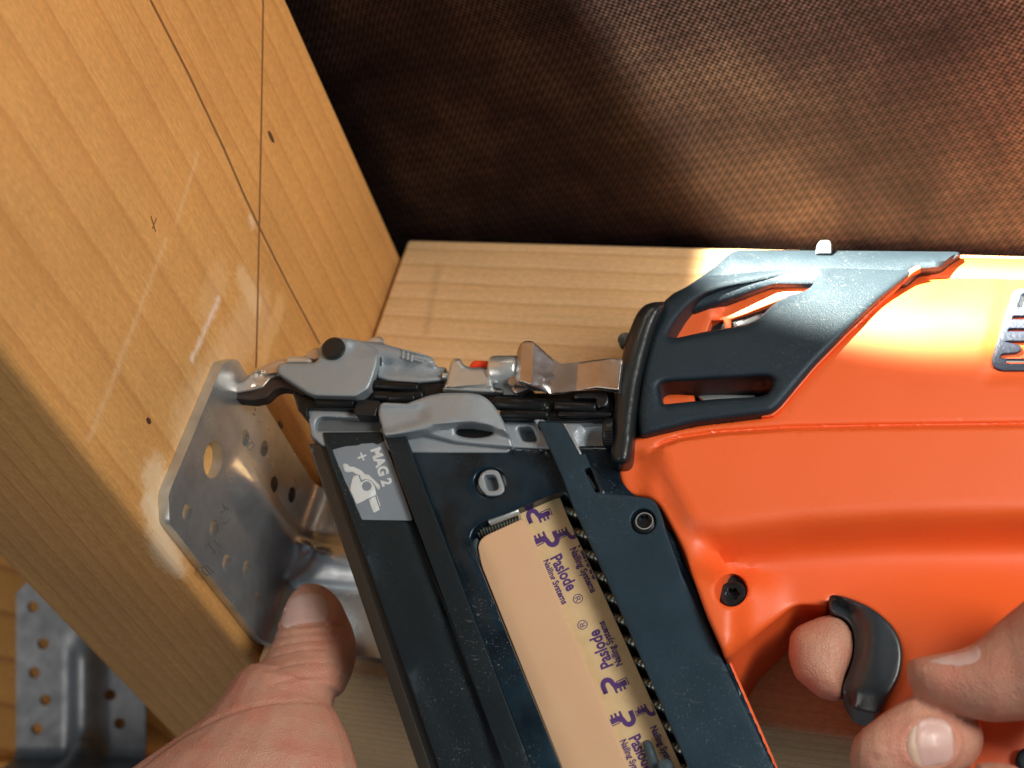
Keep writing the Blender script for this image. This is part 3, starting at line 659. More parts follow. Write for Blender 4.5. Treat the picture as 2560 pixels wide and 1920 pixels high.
for tx, ty in ((2090, 262), (2130, 275), (2165, 290)):
    relief('cast_mark', 'cast', gun, cr('A', (tx, ty), (tx+22, ty+6), (tx+16, ty+68), (tx-6, ty+62)), h=2.4, thick=.6, r=.15, step=2)
for (p1, p2) in (((15, 395), (215, 445)), ((5, 450), (205, 500))):
    a, b = cr('B', p1, p2); bar('cast_rim', 'cast', gun, a[0], a[1], b[0], b[1], 1.9, .35, 6)
relief('rear_lug', 'zinc', gun, cr('A', (1780, 175), (1850, 145), (1900, 142), (1935, 170), (1940, 205), (1800, 200)), h=-3, thick=5, r=.8, step=1.6, rad=4)
relief('link_plate', 'zinc', gun, cr('A', (1085, 372), (1100, 318), (1150, 308), (1240, 318), (1300, 326), (1310, 372)), h=4, thick=6, r=.8, step=1.4, rad=4)
relief('link_plate', 'probe', gun, cr('A', (1225, 318), (1300, 262), (1370, 232), (1385, 330), (1330, 345)), h=1, thick=4, r=.6, step=1.6, rad=4)
# --- claw
relief('claw', 'probe', gun, cr('A', (572, 600), (595, 560), (645, 555), (735, 512), (825, 428), (1040, 334), (1110, 334), (1300, 360), (1290, 560), (1040, 500), (960, 505), (890, 590), (800, 612), (640, 640), (600, 636)), h=2.5, thick=5, r=.9, step=1.3, rad=6,
       fn=lambda u, v, d: 1.2*np.exp(-((v-(928+.12*(u-640)))/4)**2)*ss((u-630)/6)-1.0*ss((v-(930+.12*(u-640)))/4)*ss((u-635)/6))
relief('claw_edge', 'probedark', gun, cr('A', (566, 580), (575, 562), (592, 568), (600, 622), (640, 630), (800, 604), (880, 580), (950, 500), (1040, 492), (1170, 550), (1290, 640), (1240, 660), (1150, 602), (1050, 588), (985, 610), (915, 680), (800, 704), (680, 690), (590, 692), (568, 655)), h=1.4, thick=4.5, r=.8, step=1.3, rad=8)
# --- depth adjuster
relief('depth_adjuster', 'zinc', gun, cr('B', (372, 725), (398, 690), (440, 500), (465, 472), (520, 467), (545, 520), (600, 548), (790, 548), (800, 700), (820, 742), (888, 742), (888, 772), (600, 760), (365, 745)), h=4, thick=10, r=1.3, step=1.4, rad=8,
       fn=lambda u, v, d: -1.3*ss((v-966+.0*u)/4))
relief('indicator', 'red', gun, cr('B', (598, 552), (612, 512), (650, 488), (800, 497), (800, 552)), h=1.5, thick=5, r=.7, step=1.4, rad=3)
bar('adjuster_barrel', 'zinc', gun, *cr('B', (775, 575))[0], *cr('B', (1030, 575))[0], 2, 4.4, 24)
relief('adjuster_block', 'castdark', gun, cr('B', (800, 640), (1010, 640), (1020, 790), (890, 790), (880, 740), (810, 720)), h=2.5, thick=8, r=.8, step=1.6, rad=3)
bar('adjuster_rod', 'zinc', gun, *cr('B', (370, 622))[0], *cr('B', (430, 622))[0], 1.5, 1.1, 12)
# --- spring hook
def hook_fn(u, v, d):
    ridge = 1290+.00*(v-900)
    z = 7*ss(1-np.abs(u-1318)/85)*0
    z += np.interp(u-.06*(940-v), [1276, 1300, 1330, 1395, 1450, 1500, 1560], [-4, 2.5, 3.2, -2.5, -1.0, .6, 1.6])
    # diagonal crease and pressed dimple
    z += 1.1*np.exp(-((v-(938-.10*(u-1390)))/4)**2)*np.exp(-((u-1392)/30)**2)-1.0*np.exp(-((v-(949-.12*(u-1390)))/4.5)**2)*np.exp(-((u-1392)/30)**2)
    z -= 2.2*ss((v-(952+.15*(u-1300)))/30)*ss((1380-u)/30)
    return z
relief('spring_hook', 'spring', gun, cr('B', (955, 680), (985, 560), (1018, 385), (1045, 335), (1090, 318), (1145, 320), (1200, 365), (1392, 538), (1500, 515), (1630, 490), (1800, 470), (1925, 476), (1890, 745), (1700, 722), (1500, 758), (1400, 782), (1300, 786), (1180, 730), (1045, 668), (1000, 690), (985, 740), (960, 745)), h=6, thick=1.2, r=.5, step=1.1, rad=5, fn=hook_fn, angle=28, lines=[[(u_+.06*(940-v_), v_) for v_ in np.arange(845, 990, 5)] for u_ in (1278, 1300, 1330, 1395, 1450, 1500, 1560)])
relief('hook_lip', 'spring', gun, cr('B', (955, 700), (1040, 668), (1150, 720), (1060, 760), (1010, 780), (970, 760)), h=3.5, thick=7, r=.8, step=1.4, rad=5)
for k in range(3):
    pass
# --- thumbscrew by the ring
p, q = cr('B', (1760, 1118))[0], cr('B', (1850, 1118))[0]
a = T.px(p[0], p[1], .001); b = T.px(q[0], q[1], .001)
tube('thumbscrew', 'black', gun, [a, a+(b-a)*.08, a+(b-a)*.25, b], [.0030, .0040, .0043, .0043], 24)
for k in range(11):
    v_ = 1020+k*19; z_ = .001+.0043*math.sin(math.acos(max(-1, min(1, (v_-1118)/112))))
    u0 = cr('B', (1765, v_))[0]; u1 = cr('B', (1840, v_))[0]
    tube('thumbscrew_rib', 'black', gun, [T.px(u0[0], u0[1], z_), T.px(u1[0], u1[1], z_)], .00025, 6)

# --- magazine
def lin(p, q, v): return p[0]+(q[0]-p[0])*(v-p[1])/(q[1]-p[1])
VB = 2150.
def strip(p0, p1, q0, q1):        # polygon between two long lines p0-p1 and q0-q1, run on to VB
    return [p0, q0, (lin(q0, q1, VB), VB), (lin(p0, p1, VB), VB)]
eL0, eL1 = cr('Q', (245, 240))[0], cr('L', (1400, 1659))[0]
eR0, eR1 = cr('Q', (350, 236))[0], cr('L', (1515, 1659))[0]
relief('magazine_rail', mat('brown_black_plastic', (.022, .018, .014), .38, bump=(2600, .00004)), gun, strip(eL0, eL1, eR0, eR1), h=-3, thick=8, r=.5, step=5, rad=3)
relief('magazine_groove', 'black', gun, strip(cr('Q', (265, 160))[0], (lin(eR0, eR1, 1900)-8, 1900), cr('Q', (385, 160))[0], cr('L', (1600, 1659))[0]), h=-3.2, thick=5, r=.5, step=5, rad=3)
pL0, pL1 = cr('Q', (372, 220))[0], cr('L', (1580, 1659))[0]
rL0, rL1 = cr('Q', (862, 62))[0], cr('L', (2150, 1659))[0]
rR0, rR1 = cr('Q', (1075, 150))[0], (lin(cr('Q', (1075, 150))[0], cr('L', (2212, 1210))[0], 1920), 1920)
relief('magazine_cover', 'cover', gun, [cr('Q', (368, 142))[0], cr('Q', (880, 138))[0], cr('Q', (900, 222))[0], (lin(rL0, rL1, VB)+10, VB), (lin(pL0, pL1, VB), VB), cr('Q', (385, 235))[0]], h=-1.2, thick=7, r=.6, step=4, rad=4,
       fn=lambda u, v, d: -.9*ss((v-1101)/3)*ss((u-lin(pL0, pL1, v)-16)/5)+1.0*0-.8*np.exp(-((u-lin(rL0, rL1, v)+6)/7)**2)*ss((v-1110)/20))
relief('cover_rail', 'cover', gun, [rL0, cr('Q', (1035, 55))[0], cr('Q', (1050, 75))[0], rR0, (lin(rR0, rR1, VB), VB), (lin(rL0, rL1, VB), VB)], h=1.2, thick=9, r=.45, step=4, rad=4)
# side plate with the window
win = cr('G', (62, 690), (62, 620), (95, 550), (180, 490), (380, 425), (560, 352), (780, 258), (850, 252), (905, 290), (935, 350))+[cr('H', (1930, 1800))[0], (2200, VB+40), (1300, VB+40)]
wl0, wl1 = cr('G', (100, 800))[0], cr('H', (840, 1659))[0]
win = cr('G', (110, 820), (66, 700), (62, 630), (95, 555), (180, 492), (380, 425), (560, 352), (780, 258), (850, 252), (905, 290), (945, 380))+[(lin(cr('G', (945, 380))[0], cr('H', (1960, 1659))[0], VB-20), VB-20), (lin(wl0, wl1, VB-20), VB-20)]
relief('side_plate', 'navy', gun, [(1004, 1085), (1090, 1110), (1280, 1115), (1545, 1115), (1552, 1200), (1600, 1250), (1680, 1330), (2040, VB), (lin(rL0, rL1, VB)+20, VB)],
       [win, [(1227+40*math.cos(t), 1207+36*math.sin(t)) for t in np.linspace(0, 2*math.pi, 29)[:-1]]], h=-2.5, thick=7, r=.9, step=3, rad=6, hrad=14,
       fn=lambda u, v, d: .8*ss((4.2-d)/.8)*ss((v-1350)/60)*ss((1500-u+.4*(v-1400))/40))
# latch in its round hole
relief('latch', 'cast', gun, cr('Q', (1715, 600), (1712, 550), (1740, 495), (1790, 465), (1850, 462), (1890, 480), (1910, 530), (1935, 600), (1940, 650), (1905, 685), (1850, 692), (1790, 690), (1762, 665), (1740, 640)), [cr('Q', (1762, 530), (1775, 512), (1845, 508), (1865, 525), (1890, 605), (1885, 632), (1862, 645), (1800, 645), (1788, 625))], h=-2.2, thick=3, r=.5, step=1.2, rad=6, hrad=4)
disc('latch_base', 'castdark', gun, 1227, 1207, -5.2, [(.1, -2), (5.0, -2), (5.0, 0), (.1, .05)])
relief('latch_wing', 'cast', gun, cr('Q', (1700, 590), (1740, 640), (1770, 690), (1730, 670), (1700, 630)), h=-4, thick=2, r=.3, step=1.5)
relief('latch_wing', 'cast', gun, cr('Q', (1915, 500), (1955, 520), (1975, 570), (1960, 620), (1945, 600)), h=-4, thick=2, r=.3, step=1.5)
# floor of the magazine
relief('magazine_back', 'black', gun, [(1150, 1240), (1560, 1180), (1660, 1330), (2030, VB), (1220, VB)], h=-16, thick=4, r=.5, step=8)
relief('follower_plate', 'tan', gun, cr('G', (150, 880), (118, 720), (135, 665), (180, 620), (300, 565), (512, 470), (548, 520))+[(lin(cr('G', (548, 520))[0], cr('H', (1430, 1659))[0], VB), VB), (lin(cr('G', (118, 720))[0], cr('H', (855, 1659))[0], VB), VB)], h=-5, thick=2, r=.35, step=4, rad=12)
relief('window_lip', 'pusher', gun, cr('G', (62, 700), (90, 640), (125, 640), (112, 720), (150, 880))+[(lin(cr('G', (118, 720))[0], cr('H', (855, 1659))[0], VB)+2, VB), (lin(cr('G', (62, 700))[0], cr('H', (815, 1659))[0], VB), VB)], h=-5.6, thick=3, r=.4, step=4, rad=5)
p, q = cr('G', (215, 505))[0], cr('G', (475, 402))[0]; bar('follower_pin', 'zinc', gun, p[0], p[1], q[0], q[1], -5, 1.25)
p, q = cr('G', (120, 580))[0], cr('G', (500, 480))[0]
aa = T.px(p[0], p[1], -.0085); bb = T.px(q[0], q[1], -.0085); NN = 90
tube('spring', 'nail', gun, [aa+(bb-aa)*i/NN for i in range(NN+1)], [.0018+.00045*math.sin(i*2*math.pi/6) for i in range(NN+1)], 10)
relief('pusher', 'pusher', gun, cr('H', (1540, 1430), (1580, 1412), (1618, 1425), (1680, 1590), (1760, 1720), (1740, 1900), (1660, 1900), (1592, 1640)), h=-4, thick=6, r=1.4, step=1.6, rad=8)
disc('pusher_knob', 'pusher', gun, *cr('H', (1740, 1650))[0], -1.5, [(.1, -1), (2.0, -1), (2.0, .6), (1.4, 1.2), (.1, 1.5)])
# right rail
rail_out = cr('B', (1186, 1018), (1392, 1020), (1418, 1050), (1545, 1305), (1602, 1292), (1650, 1405), (1640, 1420))+cr('G', (1175, 248), (1380, 268), (1565, 292), (1630, 305), (1662, 345), (1700, 420), (1785, 560), (1890, 790), (2212, 1598))
rl0, rl1 = cr('G', (2000, 1075))[0], (1812, 1660)
rr_end = (lin((1706, 1440), (1800, 1637), VB), VB)
ll_end = (lin((1513, 1440), (1721, 1920), VB), VB)
rail_out = cr('B', (1186, 1018), (1392, 1020), (1418, 1050), (1545, 1305), (1602, 1292), (1650, 1405))+cr('G', (1165, 175), (1192, 252), (1380, 268), (1565, 290), (1635, 308), (1665, 345), (1705, 430), (1740, 560))+[(1706, 1440), rr_end, ll_end, (1513, 1440)]+cr('G', (950, 390), (850, 120))
relief('side_rail', 'rail', gun, rail_out, [cr('B', (1592, 1432), (1645, 1412), (1728, 1625), (1690, 1628)), [(1608.5+32*math.cos(t), 1304+32*math.sin(t)) for t in np.linspace(0, 2*math.pi, 25)[:-1]]], h=3, thick=8, r=.5, step=2.6, rad=4, hrad=3,
       fn=lambda u, v, d: -.9*ss((v-1245)/1.0)*0)
disc('screw', 'screw', gun, 1612, 1306, 1.0, [(.1, -6), (4.2, -6), (4.2, -.9), (3.9, -.1), (3.2, .5), (2.4, .8), (2.15, .8), (1.75, .75), (1.7, -.5), (.1, -.6)], lobes=(7, 8))
for hd in (1,):
    th = [(2.55, 0.86), (2.2, .86)]
disc('screw_rim', 'zinc', gun, 1612, 1305, 1.0, [(2.15, .7), (2.2, .92), (2.45, .92), (2.5, .7), (2.15, .7)], seg=32, caps=False)
relief('rail_well', 'black', gun, [(1565, 1262), (1655, 1262), (1655, 1350), (1565, 1350)], h=-2.5, thick=2, r=.2, step=3)
relief('slot_bottom', 'black', gun, cr('B', (1560, 1400), (1680, 1400), (1780, 1660), (1660, 1660)), h=-2.2, thick=2, r=.2, step=3)
p, q = cr('B', (1622, 1480))[0], cr('B', (1690, 1600))[0]; bar('slot_spring', 'zinc', gun, p[0], p[1], q[0], q[1], -.4, .35, 8)
relief('clip', 'cast', gun, cr('B', (1128, 950), (1210, 952), (1252, 1010), (1200, 1012), (1190, 1060)), h=1.5, thick=4, r=.4, step=1.6)
p, q = cr('B', (1422, 1038))[0], cr('B', (1560, 1300))[0]; bar('clip_wire', 'zinc', gun, p[0], p[1], q[0], q[1], .5, .45, 8)
# rear edge strip of the magazine, below the housing
relief('magazine_edge', 'orange', gun, [(1803, 1632), (1826, 1650), (2046, VB), (2020, VB)], h=-3, thick=16, r=.8, step=3, rad=3)
relief('edge_groove', 'cover', gun, [(1700, 1400), (1806, 1640), (2022, VB), (1900, VB), (1650, 1400)], h=-7, thick=8, r=.5, step=5)
# --- trigger
trig = relief('trigger', 'trigger', gun, cr('J', (525, 160), (620, 168), (700, 190), (850, 250), (960, 320), (1080, 430), (1150, 560), (1166, 700), (1140, 870), (1060, 1010), (1000, 1100), (968, 1200), (850, 1182), (720, 1150), (660, 1070), (632, 980), (680, 870), (735, 720), (750, 580), (730, 450), (670, 370), (570, 330), (525, 290)), h=-1, thick=18, r=1.0, step=1.4, rad=22,
       fn=lambda u, v, d: -5*ss((np.interp(v, [1480, 1515, 1560, 1600, 1640, 1680, 1725, 1760], [2080, 2150, 2172, 2176, 2170, 2155, 2144, 2140])-u)/30+.0)-2.0*ss((v-1722-.10*(u-2150))/60)+1.0*ss((u-2140)/60), angle=60)
# lower right fitting
disc('grip_insert', 'hood', gun, 2574, 1902, 4, [(.1, -12), (3.2, -12), (3.2, 0), (2.6, .8), (1.8, .9), (.1, .2)])

# --- sticker on the magazine
st_ = relief('sticker', 'sticker', gun, cr('Q', (426, 222), (900, 226), (940, 320), (1143, 890), (1136, 903), (665, 896), (650, 880)), h=-1.75, thick=.4, r=.06, step=6, rad=2)
SH = -1.72
textmesh('lettering', 'MAG 2', 'white', st_, *cr('Q', (782, 290))[0], 71.5, 36, SH+.12, .92, .045)
relief('pictogram', 'white', st_, cr('Q', (537, 425), (556, 410), (585, 418), (600, 436), (640, 440), (700, 468), (738, 505), (765, 505), (862, 600), (862, 630), (840, 640), (822, 600), (790, 558), (740, 542), (700, 560), (690, 512), (670, 505), (652, 500), (628, 480), (580, 488), (560, 475)), h=SH+.15, thick=.2, r=.02, step=3)
relief('pictogram', 'white', st_, cr('Q', (632, 515), (676, 512), (700, 575), (745, 548), (790, 564), (818, 610), (832, 680), (760, 712), (664, 762), (655, 750), (608, 640), (612, 600)),
       [cr('Q', *[(748+42*math.cos(t), 606+42*math.sin(t)) for t in np.linspace(0, 2*math.pi, 17)[:-1]])], h=SH+.15, thick=.2, r=.02, step=3)
relief('pictogram', 'white', st_, cr('Q', (762, 722), (822, 694), (860, 808), (815, 836), (805, 828)), h=SH+.15, thick=.2, r=.02, step=3)
relief('pictogram', 'white', st_, cr('Q', (832, 690), (838, 688), (868, 776), (862, 780)), h=SH+.15, thick=.2, r=.02, step=3)
relief('pictogram', 'white', st_, cr('Q', (668, 358), (700, 346), (690, 318), (703, 313), (714, 341), (742, 330), (747, 343), (719, 354), (731, 380), (718, 386), (706, 360), (673, 372)), h=SH+.15, thick=.2, r=.02, step=3)

# ------------------------------------------------------------------ strip of nails in the magazine
ns = empty('nail_strip', T.px(np.array(1400.), np.array(1400.), np.array(-.01)))
tag(ns, 'strip of twisted steel nails held by printed kraft paper inside the magazine window', 'nail strip')
pl0, pl1 = cr('G', (480, 330))[0], cr('H', (1330, 1659))[0]
pr0, pr1 = cr('G', (832, 282))[0], cr('H', (1790, 1659))[0]
ptop = [(1290, 1278), (1322, 1262)]
pl0 = (1286, 1268); pl1 = (lin((1305, 1300), (1590, 1920), 1920)-60, 1920)
paper = relief('paper_tape', 'paper', ns, [pl0]+cr('G', (560, 352), (800, 262), (828, 285), (900, 470))+cr('H', (1180, 100), (1370, 520), (1620, 1080), (1720, 1300))+[(lin(cr('H', (1370, 520))[0], cr('H', (1720, 1300))[0], VB), VB), (pl1[0]+100, VB)], h=-7, thick=.5, r=.08, step=5, rad=3)
rows = 17
for i in range(rows):
    v0 = 1262+i*53.6; ue = lin((1406, 1262), (1726, 1920+30), v0+12) 
    u0 = ue-60; u1 = ue+70
    if i == 0:
        a = T.px(u0, v0+6, -.0092); b = T.px(u1, v0+30, -.0092); Nn = 72
        P = [a+(b-a)*k/Nn for k in range(Nn+1)]
        V = []; fc = []; seg = 12; t = nz(b-a); e1 = nz(np.cross(t, T.n)); e2 = np.cross(t, e1)
        for k in range(Nn+1):
            for s_ in range(seg):
                th = 2*math.pi*s_/seg; r0 = .00165+.00016*math.sin(2*math.pi*(k/6.)+2*th)
                V.append(P[k]+r0*(math.cos(th)*e1+math.sin(th)*e2))
        for k in range(Nn):
            for s_ in range(seg): fc.append([k*seg+s_, k*seg+(s_+1) % seg, (k+1)*seg+(s_+1) % seg, (k+1)*seg+s_])
        fc.append(list(range(seg))); fc.append([Nn*seg+s_ for s_ in range(seg)])
        first = link('nail', V, fc, 'nail', ns, angle=60); base = np.array(T.px(u0, v0+6, -.0092))
    else:
        c = first.copy(); COL.objects.link(c); c.parent = ns
        c.location = Vector(T.px(u0, v0+6, -.0092)-base)
PH = -6.98; INK = 'ink'
def cut_at_edge(o):
    # nothing is printed past the right edge of the paper
    a = T.px(*map(np.array, cr('H', (1370, 520))[0]), np.array(PH*MM)); b = T.px(*map(np.array, cr('H', (1720, 1300))[0]), np.array(PH*MM))
    nn = nz(np.cross(b-a, T.n)); nn = nn if nn.dot(R[:, 0]) > 0 else -nn
    bm = bmesh.new(); bm.from_mesh(o.data); off = wloc(o)
    bmesh.ops.bisect_plane(bm, geom=bm.verts[:]+bm.edges[:]+bm.faces[:], plane_co=Vector(a-nn*.0004)-off, plane_no=Vector(nn), clear_outer=True)
    bm.to_mesh(o.data); bm.free(); return o
def ptext(s, u, v, a, size, sx=.72, bold=.02, cut=False):
    o = textmesh('print', s, INK, paper, u, v, a, size, PH, sx, bold, lift=.05); return cut_at_edge(o) if cut else o
def logo(u, v, ang, s):
    s = s*1.12
    """printed P mark with prongs, drawn in its own reading direction"""
    a = math.radians(ang)
    def M(pts): return [(u+x*s*math.cos(a)+y*s*math.sin(a), v+x*s*math.sin(a)-y*s*math.cos(a)) for x, y in pts]
    arc = [(.34+.42*math.cos(t), .62+.38*math.sin(t)) for t in np.linspace(math.pi/2, -math.pi/2, 9)]
    arci = [(.34+.16*math.cos(t), .62+.13*math.sin(t)) for t in np.linspace(-math.pi/2, math.pi/2, 7)]
    body = [(0, 1)]+arc+[(.26, .1), (.26, -.3), (-.02, -.3), (-.02, -.16), (-.2, -.16), (-.2, -.05), (.0, -.05), (.0, .05), (-.2, .05), (-.2, .16), (.0, .16), (.0, .3), (-.2, .3), (-.2, .42), (.1, .42)]+arci+[(0, .76)]
    cut_at_edge(relief('print', INK, paper, M(body), h=PH+.06, thick=.1, r=.01, step=6))
    cut_at_edge(relief('print', INK, paper, M([(.31, .18), (.36, .18), (.36, -.40), (-.06, -.40), (-.06, -.35), (.31, -.35)]), h=PH+.06, thick=.1, r=.01, step=6))
A_ = 65.5
logo(*cr('G', (640, 640))[0], A_+0, 44)
ptext('Paslode', *cr('G', (742, 812))[0], 62.5, 43, .72, .032)
ptext('®', *cr('G', (925, 1150))[0], 60, 36, .9, 0)
ptext('Nailing Systems', *cr('G', (678, 838))[0], 65.5, 23, .83, .034)
logo(*cr('G', (842, 590))[0], A_, 34)
ptext('Paslode', *cr('G', (985, 700))[0], 66, 43, .72, .032, True)
ptext('Nailing Systems', *cr('G', (912, 735))[0], 64, 25, .78, .034)
logo(*cr('G', (705, 455))[0], A_+180, 40)
ptext('Nailing Systems', *cr('H', (1372, 765))[0], 246.5, 25, .76, .034)
ptext('Paslode', *cr('H', (1292, 775))[0], 248, 45, .72, .032)
ptext('®', *cr('H', (1080, 445))[0], 250, 36, .9, 0)
logo(*cr('H', (1365, 955))[0], A_+180, 44)
logo(*cr('H', (1300, 1225))[0], A_, 44)
ptext('Paslode', *cr('H', (1420, 1400))[0], 64, 43, .72, .032)
ptext('Nailing Systems', *cr('H', (1345, 1425))[0], 65.5, 24, .76, .034)
logo(*cr('H', (1525, 1150))[0], A_, 34)
ptext('Nailing Systems', *cr('H', (1605, 1310))[0], 64, 25, .76, .034, True)

# ------------------------------------------------------------------ hands
def loft(secs, seg=20, frame=None, p=2.0):
    """closed tapered body: secs = (u1,v1,u2,v2, height mm, half depth mm)"""
    fr = frame or T; V = []; fc = []
    for (u1, v1, u2, v2, h, d) in secs:
        a = fr.px(np.array(float(u1)), np.array(float(v1)), np.array(h*MM)); b = fr.px(np.array(float(u2)), np.array(float(v2)), np.array(h*MM)); c = (a+b)/2; e = (b-a)/2
        for k in range(seg):
            th = 2*math.pi*k/seg; V.append(c+e*math.cos(th)+fr.n*d*MM*math.sin(th))
    n = len(secs)
    for i in range(n-1):
        for k in range(seg): fc.append([i*seg+k, i*seg+(k+1) % seg, (i+1)*seg+(k+1) % seg, (i+1)*seg+k])
    fc.append(list(range(seg))); fc.append([(n-1)*seg+k for k in range(seg)])
    return np.array(V), fc
def fuse(name, parts, parent, voxel, smooth=6, disp=None):
    V = []; fc = []; k = 0
    for v, f in parts:
        V.append(v); fc += [[i+k for i in q] for q in f]; k += len(v)
    V = np.concatenate(V)
    me = bpy.data.meshes.new('tmp'); me.from_pydata(V.tolist(), [], [list(map(int, q)) for q in fc]); me.update()
    bm = bmesh.new(); bm.from_mesh(me); bmesh.ops.recalc_face_normals(bm, faces=bm.faces); bm.to_mesh(me); bm.free()
    o = bpy.data.objects.new('tmp', me); COL.objects.link(o)
    md = o.modifiers.new('r', 'REMESH'); md.mode = 'VOXEL'; md.voxel_size = voxel
    ms = o.modifiers.new('s', 'SMOOTH'); ms.factor = .5; ms.iterations = smooth
    bpy.context.view_layer.update()
    m2 = bpy.data.meshes.new_from_object(o.evaluated_get(bpy.context.evaluated_depsgraph_get()))
    bpy.data.objects.remove(o)
    n = len(m2.vertices); co = np.empty(n*3); m2.vertices.foreach_get('co', co); co = co.reshape(-1, 3)
    no = np.empty(n*3); m2.vertices.foreach_get('normal', no); no = no.reshape(-1, 3)
    if disp is not None:
        uv = proj(co); co = co+no*(disp(uv[:, 0], uv[:, 1], co)*MM)[:, None]
    base = np.array(wloc(parent)); m2.vertices.foreach_set('co', (co-base).ravel()); m2.update()
    m2.materials.clear(); m2.materials.append(MT['skin']); m2.shade_smooth()
    ob = bpy.data.objects.new(name, m2); COL.objects.link(ob); ob.parent = parent
    bvh = BVHTree.FromPolygons(co.tolist(), [list(p.vertices) for p in m2.polygons])
    return ob, bvh
def onsurf(name, m, parent, bvh, poly, lift=.25, bulge=.5, rad=6, sink=.6, step=1.0):
    """a fingernail: a thin curved plate lying on the finger under the outline"""
    pts = np.array(roundpoly(poly, rad)); loops = [pts]
    s = step/MM*MM
    V, Fc, L2 = triangulate([pts], 5., 0, 5.)
    d = dist(V, L2); P = []; keep = True
    for (u, v), dd in zip(V, d):
        r = Vector(rayd(u, v)).normalized(); hit = bvh.ray_cast(Vector(CAM), r)
        P.append(list(hit[0]) if hit[0] is not None else [np.nan]*3)
    P = np.array(P); bad = np.isnan(P[:, 0])
    if bad.any():
        gd = np.where(~bad)[0]
        for i in np.where(bad)[0]:
            j = gd[np.argmin(np.linalg.norm(V[gd]-V[i], axis=1))]; dep = (P[j]-CAM).dot(nz(rayd(*V[j]))); P[i] = CAM+nz(rayd(*V[i]))*dep
    back = nz(CAM-P.mean(0)); lf = (lift+bulge*np.clip(d/d.max(), 0, 1)**.5)*MM
    top = P+back*lf[:, None]; bot = P-back*sink*MM
    return link(name, np.concatenate([top, bot]), close_sheet(Fc, len(V)), m, parent, angle=60)

# hand pressing the bracket: thumb and heel of the thumb
lh = empty('hand', T.px(np.array(600.), np.array(1900.), np.array(-.01)))
tag(lh, 'bare hand at the lower left pressing its thumb onto the steel bracket', 'hand', 'hands')
E_ = lambda *p: cr('E', *p)
def pair(key, a, b): (x, y), (z, w) = cr(key, a, b); return x, y, z, w
HB = -38
thumb = loft([(*pair('E', (1425, 775), (1500, 775)), HB, 1.2), (*pair('E', (1360, 800), (1575, 800)), HB, 4.5), (*pair('E', (1292, 860), (1645, 860)), HB+.5, 6.6), (*pair('E', (1240, 940), (1700, 930)), HB+1, 7.8),
              (*pair('E', (1205, 1040), (1748, 1020)), HB+2, 8.6), (*pair('E', (1180, 1120), (1788, 1110)), HB+3, 9.0), (*pair('E', (1150, 1220), (1822, 1230)), HB+4.5, 9.6), (*pair('E', (1110, 1320), (1828, 1360)), HB+6, 10.5),
              (*pair('E', (1050, 1440), (1800, 1480)), HB+8, 11.5), (*pair('E', (960, 1520), (1760, 1570)), HB+10, 12.5), (*pair('E', (840, 1600), (1700, 1680)), HB+12, 14), (*pair('L', (-120, 900), (690, 990)), HB+13, 15)])
base_ = loft([(*pair('L', (60, 775), (560, 860)), HB+8, 7), (*pair('L', (-60, 815), (620, 920)), HB+12, 13), (*pair('L', (-150, 900), (665, 1010)), HB+13, 15), (*pair('L', (-240, 1040), (640, 1110)), HB+14, 16), (*pair('L', (-330, 1160), (700, 1190)), HB+15, 17),
              (*pair('L', (-450, 1300), (775, 1340)), HB+16, 19), (*pair('L', (-700, 1480), (830, 1500)), HB+17, 21), (*pair('L', (-930, 1640), (878, 1660)), HB+18, 23), (*pair('L', (-1300, 1900), (930, 1900)), HB+18, 25), (*pair('L', (-1500, 2300), (900, 2200)), HB+18, 27), (*pair('L', (-1500, 3000), (650, 2900)), HB+17, 26), (*pair('L', (-1550, 4200), (420, 4100)), HB+16, 25), (*pair('L', (-1650, 5800), (380, 5700)), HB+15, 28)])
def lh_disp(u, v, co):
    z = np.zeros(len(u))
    # knuckle wrinkles: arcs across the thumb
    for (v0, amp, w) in ((1560, .55, 3.2), (1580, .45, 3), (1600, .5, 3.2), (1622, .4, 3), (1655, .35, 4), (1690, .5, 6)):
        c = v0+.0016*(u-790)**2*1-.12*(u-790)*0
        z -= amp*np.exp(-((v-c)/w)**2)*ss((u-665)/30)*ss((880-u)/60)
    c = 1752+.0011*(u-740)**2; z -= .5*np.exp(-((v-c)/5)**2)*ss((830-u)/60)
    # nail fold
    dd = np.hypot((u-760)/78, (v-1520)/52); z += .35*np.exp(-((dd-1.12)/.12)**2)
    for k in range(14):
        c = 1700+k*16+.20*(u-600)+6*np.sin(u/37+k); z -= .10*np.exp(-((v-c)/2.2)**2)*ss((760-u)/80)
    return z
lho, lbvh = fuse('skin', [thumb, base_], lh, .0007, 8, lh_disp)
onsurf('fingernail', 'fingernail', lh, lbvh, E_((1192, 1140), (1188, 1060), (1205, 980), (1245, 905), (1310, 858), (1400, 838), (1490, 842), (1560, 872), (1592, 940), (1592, 1030), (1566, 1082), (1450, 1092), (1320, 1110), (1240, 1140)), lift=.05, bulge=.35, rad=10)
rh = empty('hand', T.px(np.array(2500.), np.array(1800.), np.array(.0)))
tag(rh, 'bare hand at the right holding the orange grip with its index finger behind the trigger', 'hand', 'hands')
J_ = lambda *p: cr('J', *p)
def pj(a, b): return pair('J', a, b)
